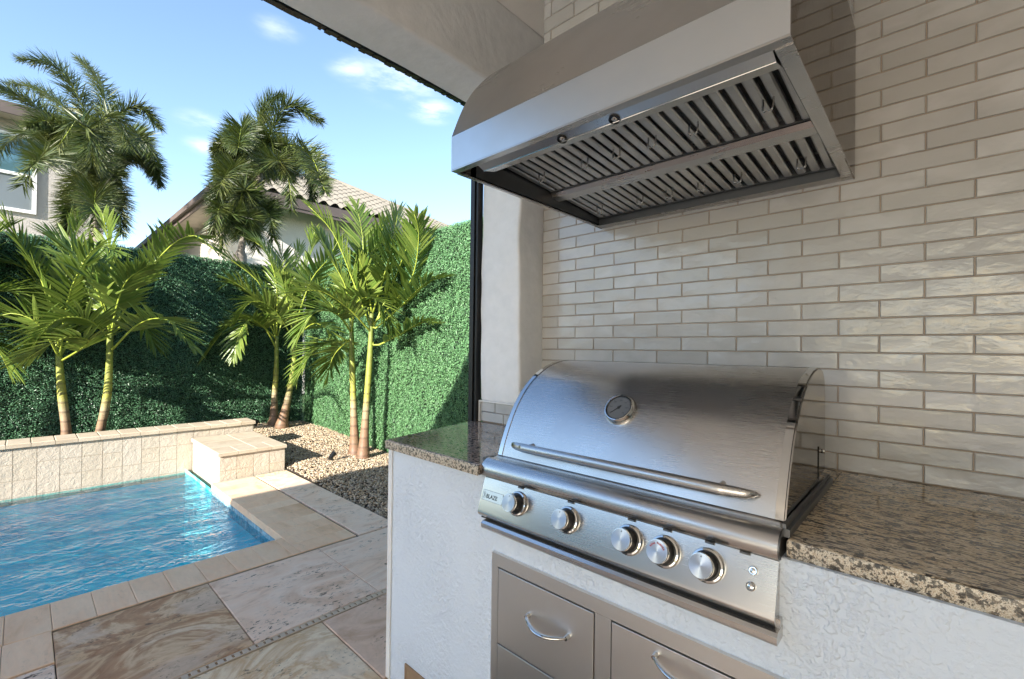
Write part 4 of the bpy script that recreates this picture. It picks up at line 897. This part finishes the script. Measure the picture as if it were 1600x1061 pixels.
# ================================================================== PALMS
PALM = json.loads('''{"P":{"R1":[[[-4.82,2.68,-0.0],[-4.8,2.7,0.57],[-4.77,2.72,1.16],[-4.76,2.73,1.68]],[[[-4.75,2.74,1.69],[-4.57,2.77,2.11],[-4.46,2.8,2.45],[-4.37,2.81,2.8]],[[-4.73,2.75,1.5],[-4.46,2.91,1.75],[-4.0,2.92,1.98],[-3.72,2.92,2.01]],[[-4.73,2.75,1.31],[-4.46,2.87,1.42],[-4.11,2.93,1.56],[-3.89,2.93,1.55]],[[-4.76,2.73,1.49],[-4.82,2.53,2.03],[-4.89,2.32,2.55],[-4.94,2.07,2.8]],[[-4.76,2.73,1.53],[-5.0,2.77,2.08],[-5.16,2.82,2.65],[-5.36,2.84,3.09]],[[-4.74,2.75,1.57],[-4.27,2.91,2.02],[-4.03,2.85,2.47],[-3.9,2.7,2.65]],[[-4.76,2.73,1.46],[-4.67,2.4,1.71],[-4.7,2.1,1.87],[-4.75,1.78,1.82]],[[-4.74,2.75,1.53],[-4.58,2.93,2.13],[-4.31,2.93,2.5],[-4.1,2.9,2.63]]]],"R2":[[[-5.06,2.71,-0.0],[-5.07,2.69,0.55],[-5.09,2.67,1.16],[-5.1,2.66,1.61]],[[[-5.1,2.66,1.38],[-5.06,2.42,1.34],[-5.07,2.2,1.24],[-5.1,2.05,0.98]],[[-5.1,2.66,1.46],[-4.94,2.39,1.67],[-4.93,2.13,1.65],[-4.96,1.97,1.37]],[[-5.1,2.66,1.5],[-5.05,2.56,1.98],[-5.1,2.38,2.33],[-5.18,2.3,2.59]],[[-5.1,2.66,1.46],[-4.76,2.56,1.81],[-4.42,2.6,1.79],[-4.22,2.66,1.45]],[[-5.1,2.66,1.5],[-5.5,2.55,1.86],[-5.79,2.42,2.11],[-5.94,2.28,2.22]],[[-5.1,2.66,1.5],[-5.22,2.81,2.1],[-4.99,2.93,2.56],[-4.82,2.91,2.8]],[[-5.1,2.66,1.38],[-5.37,2.69,1.31],[-5.55,2.65,1.15],[-5.59,2.61,0.9]]]],"M1":[[[-7.18,2.55,0.16],[-7.18,2.55,0.54],[-7.16,2.56,0.92],[-7.15,2.56,1.44]],[[[-7.16,2.56,1.25],[-7.14,2.3,1.66],[-7.21,1.97,1.6],[-7.29,1.67,1.11]],[[-7.16,2.56,1.39],[-7.2,2.38,2.12],[-7.27,1.99,2.49],[-7.28,1.46,2.76]],[[-7.16,2.56,1.44],[-6.96,2.47,2.22],[-7.0,2.29,2.7],[-7.1,2.06,2.9]],[[-7.15,2.56,1.39],[-6.87,2.14,1.65],[-6.77,1.96,1.46],[-6.72,1.88,1.14]],[[-7.15,2.56,1.39],[-7.25,2.75,1.99],[-7.27,2.86,2.49],[-7.21,2.91,2.84]],[[-7.15,2.56,1.39],[-7.26,2.31,1.95],[-7.26,2.01,2.19],[-7.24,1.89,2.13]]]],"M2":[[[-6.94,2.57,0.15],[-6.86,2.64,0.65],[-6.81,2.68,1.12],[-6.83,2.66,1.67]],[[[-6.82,2.67,1.44],[-6.82,2.53,2.1],[-6.9,2.31,2.63],[-7.0,2.08,2.78]],[[-6.83,2.66,1.49],[-6.44,2.74,2.2],[-6.07,2.81,2.48],[-5.86,2.87,2.75]],[[-6.83,2.66,1.49],[-6.82,2.8,2.34],[-6.83,2.92,2.74],[-6.7,2.9,3.0]],[[-6.82,2.67,1.39],[-6.59,2.33,1.78],[-6.49,2.02,1.87],[-6.52,1.85,1.62]],[[-6.82,2.67,1.39],[-6.31,2.73,1.61],[-5.95,2.8,1.48],[-5.79,2.81,1.14]],[[-6.83,2.66,1.49],[-7.13,2.65,2.26],[-7.23,2.64,2.65],[-7.26,2.55,2.88]]]],"L1":[[[-6.88,0.33,0.16],[-6.88,0.33,0.35],[-6.92,0.29,0.78],[-6.94,0.26,1.23]],[[[-6.93,0.27,1.13],[-6.75,0.3,1.61],[-6.54,0.36,1.96],[-6.32,0.5,2.29],[-6.08,0.65,2.2]],[[-6.94,0.27,1.23],[-6.93,0.13,1.94],[-6.99,-0.06,2.39],[-6.99,-0.2,2.66]],[[-6.94,0.27,1.2],[-7.18,0.31,1.84],[-7.27,0.36,2.37],[-7.2,0.43,2.74]],[[-6.94,0.27,1.13],[-6.67,0.1,1.49],[-6.76,-0.12,1.58],[-6.82,-0.3,1.38]],[[-6.94,0.27,1.13],[-7.19,0.44,1.56],[-7.14,0.62,1.87],[-7.05,0.84,1.89]],[[-6.94,0.27,1.13],[-7.26,0.16,1.76],[-7.26,0.01,2.1],[-7.3,-0.18,2.15]],[[-6.94,0.27,1.09],[-6.43,0.47,1.31],[-6.21,0.26,1.34],[-6.35,-0.01,1.11]]]],"L2":[[[-6.74,0.57,0.15],[-6.72,0.59,0.34],[-6.66,0.64,0.78],[-6.64,0.65,1.41]],[[[-6.63,0.66,1.22],[-6.16,0.83,1.51],[-5.69,0.99,1.54],[-5.37,1.15,1.25]],[[-6.63,0.66,1.41],[-6.46,0.68,1.69],[-6.26,0.73,1.95],[-5.98,0.85,2.09]],[[-6.64,0.65,1.41],[-6.55,0.87,1.92],[-6.31,1.09,2.37],[-5.84,1.25,2.47],[-5.53,1.41,2.23]],[[-6.64,0.65,1.41],[-6.9,0.68,2.0],[-6.93,0.65,2.44],[-6.85,0.59,2.74]],[[-6.64,0.65,1.41],[-6.49,0.52,1.88],[-6.64,0.37,2.22],[-6.72,0.16,2.44]],[[-6.64,0.65,1.38],[-6.89,0.82,1.87],[-6.83,1.02,2.19],[-6.76,1.21,2.67]],[[-6.64,0.65,1.34],[-6.26,0.45,1.53],[-6.22,0.22,1.52],[-6.28,0.04,1.24]],[[-6.64,0.65,1.38],[-6.73,0.84,1.57],[-6.63,0.94,1.5],[-6.54,1.02,1.28]]]],"O":[[[-7.12,-0.6,-0.11],[-7.1,-0.58,0.39],[-7.08,-0.57,0.88],[-7.06,-0.56,1.32]],[[[-7.06,-0.56,1.26],[-6.96,-0.33,1.7],[-6.83,-0.08,1.81],[-6.79,0.1,1.53]],[[-7.06,-0.56,1.32],[-7.01,-0.38,2.02],[-6.98,-0.22,2.36],[-6.96,-0.07,2.52]],[[-7.06,-0.56,1.26],[-6.74,-0.4,1.38],[-6.67,-0.19,1.26],[-6.7,-0.09,1.01]],[[-7.06,-0.56,1.32],[-7.29,-0.64,1.95],[-7.28,-0.68,2.32],[-7.26,-0.72,2.56]],[[-7.06,-0.56,1.26],[-7.28,-0.75,1.5],[-7.3,-0.93,1.49],[-7.26,-1.06,1.25]],[[-7.06,-0.56,1.32],[-7.24,-0.43,1.97],[-7.3,-0.31,2.26],[-7.25,-0.23,2.47]]]]},"F":{"F1":[[[-12.57,0.99,2.83],[-12.58,0.98,3.74],[-12.6,0.96,4.53],[-12.63,0.92,5.05]],[[[-12.63,0.92,4.98],[-12.51,0.76,5.99],[-12.74,0.39,6.75],[-13.15,-0.12,6.85]],[[-12.63,0.92,4.92],[-12.3,1.22,5.84],[-12.1,1.55,6.22],[-11.76,1.87,5.77]],[[-12.63,0.92,4.92],[-12.74,0.41,5.55],[-13.0,-0.11,6.07],[-13.24,-0.61,6.19]],[[-12.63,0.92,4.89],[-13.73,0.44,5.68],[-14.62,-0.12,5.83],[-15.28,-0.59,5.16]],[[-12.63,0.92,4.89],[-13.12,1.15,6.36],[-13.68,1.03,7.22],[-14.27,0.75,7.77]],[[-12.63,0.92,4.89],[-11.42,1.23,5.18],[-7.27,0.97,3.87],[-7.26,1.13,3.56]],[[-12.63,0.92,4.85],[-11.94,0.47,4.84],[-7.25,0.09,3.31],[-7.28,-0.03,3.0]],[[-12.63,0.92,4.89],[-14.09,0.65,6.36],[-15.19,0.17,7.14],[-16.03,-0.35,7.4]],[[-12.63,0.92,4.89],[-7.29,0.56,3.85],[-7.24,0.72,4.04],[-7.25,0.84,3.78]],[[-12.63,0.92,4.89],[-7.27,0.5,3.75],[-7.26,0.34,3.83],[-7.27,0.24,3.51]],[[-12.6,0.96,4.4],[-12.09,1.02,4.68],[-11.68,1.13,4.48],[-11.52,1.15,3.71]],[[-12.6,0.96,4.4],[-12.32,0.81,4.61],[-12.18,0.67,4.35],[-12.11,0.6,3.76]],[[-12.6,0.96,4.13],[-11.72,1.09,4.23],[-11.32,1.19,3.93],[-11.15,1.23,3.36]],[[-12.6,0.96,4.0],[-11.77,0.91,4.2],[-7.24,0.55,2.92],[-7.29,0.57,2.56]],[[-12.6,0.96,4.0],[-12.27,0.72,4.13],[-11.99,0.58,3.79],[-11.89,0.53,3.35]],[[-12.63,0.92,4.89],[-12.63,1.47,5.36],[-12.66,1.85,5.35],[-12.75,2.04,4.86]]]],"F2":[[[-10.08,2.9,3.07],[-9.99,2.98,3.7],[-9.86,3.1,4.33],[-9.79,3.16,4.82]],[[[-9.79,3.16,4.78],[-9.68,3.26,5.41],[-9.4,3.51,6.05],[-9.01,4.01,5.79]],[[-9.79,3.16,4.78],[-10.08,3.15,5.57],[-10.0,3.36,6.27],[-9.81,3.53,6.4]],[[-9.79,3.16,4.74],[-9.18,3.32,5.1],[-8.61,3.57,4.95],[-6.43,2.93,3.51]],[[-9.79,3.16,4.74],[-10.43,2.97,5.35],[-10.74,2.82,5.26],[-11.0,2.72,4.83]],[[-9.79,3.16,4.74],[-9.92,3.72,5.31],[-9.83,4.08,5.13],[-9.83,4.22,4.48]],[[-9.79,3.16,4.74],[-9.67,2.86,5.27],[-9.51,2.73,5.36],[-7.25,2.04,4.1]],[[-9.79,3.16,4.72],[-7.29,2.55,4.09],[-7.24,2.71,3.93],[-7.25,2.78,3.41]],[[-9.86,3.1,4.33],[-9.64,2.75,4.62],[-7.27,1.88,3.65],[-7.28,1.77,3.18]],[[-9.95,3.02,3.95],[-9.73,2.67,4.19],[-7.23,1.83,3.23],[-7.24,1.73,2.81]],[[-9.95,3.02,3.95],[-7.26,2.16,3.5],[-7.28,2.1,3.49],[-7.29,2.05,3.02]],[[-9.99,2.98,3.76],[-9.27,2.97,3.93],[-7.28,2.47,3.25],[-7.28,2.54,2.88]],[[-10.04,2.94,3.57],[-7.24,1.99,3.14],[-7.24,1.88,3.02],[-7.25,1.85,2.66]],[[-10.04,2.94,3.45],[-7.26,2.16,3.13],[-7.23,2.24,3.05],[-7.25,2.29,2.69]],[[-9.86,3.1,4.33],[-10.49,3.05,5.13],[-10.87,2.97,5.27],[-11.13,2.87,4.97]]]]}}''')
import mathutils.noise as mn
def bez(pts, n):
    return [Vector(p) for p in smooth_poly([tuple(p) for p in pts], n)]
def frond(parent, ctrl, mat, Lmax, nl, width, seed, plum=False, stem=.12, droop=.35):
    r = random.Random(seed); pts = bez(ctrl, 8)
    # resample by length
    seg = [0]
    for a, b in zip(pts, pts[1:]): seg.append(seg[-1] + (b - a).length)
    tot = seg[-1]
    def at(s_):
        s_ = min(max(s_, 0), tot * .9999); i = max(j for j in range(len(seg)) if seg[j] <= s_); i = min(i, len(pts) - 2)
        f_ = (s_ - seg[i]) / max(1e-6, seg[i + 1] - seg[i]); return pts[i].lerp(pts[i + 1], f_), (pts[i + 1] - pts[i]).normalized()
    mb = MB(); mb.tube([at(tot * k / 14)[0] for k in range(15)], [.011 * (1 - .85 * k / 14) + .0015 for k in range(15)], 6)
    st = obj('frond', mb, M['rachis'], parent, smooth=True)
    lf = MB(); roll = r.uniform(-.35, .35)
    for k in range(nl):
        u = (k + .5) / nl; s_ = tot * (stem + (1 - stem) * u); p, T = at(s_)
        side = T.cross(Vector((0, 0, 1)));
        if side.length < .15: side = T.cross(Vector((.6, -.8, .1)))
        side.normalize(); N = side.cross(T).normalized()
        q = Matrix.Rotation(roll, 3, T); side = q @ side; N = q @ N
        L = Lmax * (.35 + .65 * math.sin(math.pi * min(1, .16 + .80 * u)) ** .8) * (1 if u < .9 else .85)
        for sg in (-1, 1):
            for rep in range(5 if plum else 1):
                ang = R(62 - 40 * u + r.gauss(0, 3)) if not plum else R(74 - 38 * u + r.gauss(0, 8)); lift = r.gauss(.22, .06) if not plum else r.uniform(-1.1, 1.1)
                d_ = (T * math.cos(ang) + (side * sg * math.cos(lift) + N * math.sin(lift)) * math.sin(ang)).normalized()
                l_ = L * r.uniform(.85, 1.08); wd = width * (r.uniform(.8, 1.15)) * (1 - .35 * u)
                wv = d_.cross(N).normalized() * wd / 2
                if plum: wv = (Matrix.Rotation(r.uniform(-1.2, 1.2), 3, d_) @ wv)
                wn = wv.cross(d_).normalized(); vs_ = []; c = p.copy(); dd = d_.copy(); nseg = 4 if not plum else 3
                dr_ = droop * r.uniform(.6, 1.5)
                for j in range(nseg + 1):
                    t_ = j / nseg; w_ = (.35, 1, .92, .62, .03)[j] if not plum else (.35, 1, .6, .03)[j]
                    fold = wn * (wd * .16 * (1 if j else 0)) if not plum else Vector((0, 0, 0))
                    vs_ += [c - wv * w_ + fold * w_, c - fold * w_ * .6, c + wv * w_ + fold * w_] if not plum else [c - wv * w_, c + wv * w_]
                    dd = (dd + Vector((0, 0, -dr_ * t_ * .55)) + Vector((r.gauss(0, .03),) * 3)).normalized(); c = c + dd * (l_ / nseg)
                m_ = 3 if not plum else 2
                lf.add(vs_, [(j * m_ + i, j * m_ + i + 1, (j + 1) * m_ + i + 1, (j + 1) * m_ + i) for j in range(nseg) for i in range(m_ - 1)])
    o = np_obj('leaflets', np.array(lf.v), np.array(lf.f), mat, None, kind='stuff'); o.parent = st; o.location = -wloc(st); return st
def palm(key, label, group=None, name='palm_tree'):
    ts = {'L1': 1.25, 'L2': 1.25, 'M1': 1.15, 'M2': 1.15, 'O': 1.25}.get(key, 1.12)
    tr, fr = PALM['P'][key]; root = thing(name, label, 'palm tree', tuple(tr[0]), group)
    pts = bez(tr, 6); n = len(pts) - 1
    rads = [.034 * ts * (1 + 1.35 * math.exp(-((k / n) * 6.5)) + .18 * math.exp(-((k / n - .62) / .16) ** 2) * 1) * (1 - .38 * (k / n)) for k in range(n + 1)]
    obj('trunk', MB().tube([pts[0] - Vector((0, 0, .15))] + pts, [rads[0]] + rads, 18), M['trunk'], root, smooth=True)
    for i, c in enumerate(fr):
        c = [Vector(p) for p in c]
        if i % 1 == 0 and (c[0] - Vector(tr[-1])).length > .02: c = [Vector(tr[-1]) + Vector((0, 0, -.10)) + (c[0] - Vector(tr[-1])) * .3] + c
        frond(root, c, M['frond'], .36 + .05 * rnd.random(), 27, .043, rnd.randrange(9999), stem=.28, droop=.19)
    # young upright spears fill the heart of the crown
    top = Vector(tr[-1])
    for k in range(1):
        a = rnd.uniform(0, 6.28); h_ = rnd.uniform(.5, .8)
        e = top + Vector((math.cos(a) * .22, -abs(math.sin(a)) * .22, h_ * .95)); e.y = min(e.y, 2.9)
        frond(root, [top + Vector((0, 0, .02)), top.lerp(e, .5) + Vector((0, 0, .10)), e], M['frond'], .28, 20, .046, rnd.randrange(9999), stem=.25)
    return root
g1 = 'twin-trunk christmas palms along the hedge'
palm('R1', 'right palm of the pair at the sunny hedge, leaning trunk and upright fronds', g1)
palm('R2', 'left palm of the pair at the sunny hedge, straight ringed trunk, low drooping fronds', g1)
palm('M1', 'left palm of the pair in the hedge corner, its frond arching over the stone wall', g1)
palm('M2', 'right, more slanted palm of the pair in the hedge corner behind the stone ledge', g1)
palm('L1', 'left palm of the pair behind the raised wall, thick yellow-green trunk and broad arching fronds', g1)
palm('L2', 'slanted palm of the pair behind the raised wall with one frond hanging to the right', g1)
palm('O', 'palm whose frond tips reach in from the left edge of the photo', g1)
def foxtail(key, label):
    tr, fr = PALM['F'][key]; root = thing('foxtail_palm', label, 'palm tree', (tr[0][0], tr[0][1], 0), 'tall bushy palms behind the hedge')
    pts = [Vector((tr[0][0], tr[0][1], 0))] + bez(tr, 4)
    obj('trunk', MB().tube(pts, [.12] * 2 + [.065] * (len(pts) - 2), 14), M['foxtrunk'], root, smooth=True)
    for c in fr: frond(root, c, M['fox'], .42, 92, .021, rnd.randrange(9999), plum=True, stem=.04, droop=.03)
    top = Vector(tr[-1])
    for k in range(13):
        a = k * .49 + rnd.uniform(0, .5); ln = rnd.uniform(.8, 1.3) * (1.0 if key == 'F1' else .72); d_ = Vector((math.cos(a), math.sin(a), 0))
        frond(root, [top, top + d_ * ln * .35 + Vector((0, 0, .35)), top + d_ * ln * .7 + Vector((0, 0, .35)), top + d_ * ln * .95 + Vector((0, 0, .10))], M['fox'], .38, 80, .021, rnd.randrange(9999), plum=True, stem=.04, droop=.03)
foxtail('F1', 'tall bushy foxtail palm in front of the grey house at the left')
foxtail('F2', 'foxtail palm with one curled top plume in front of the pale house gable')
bpy.context.view_layer.update()
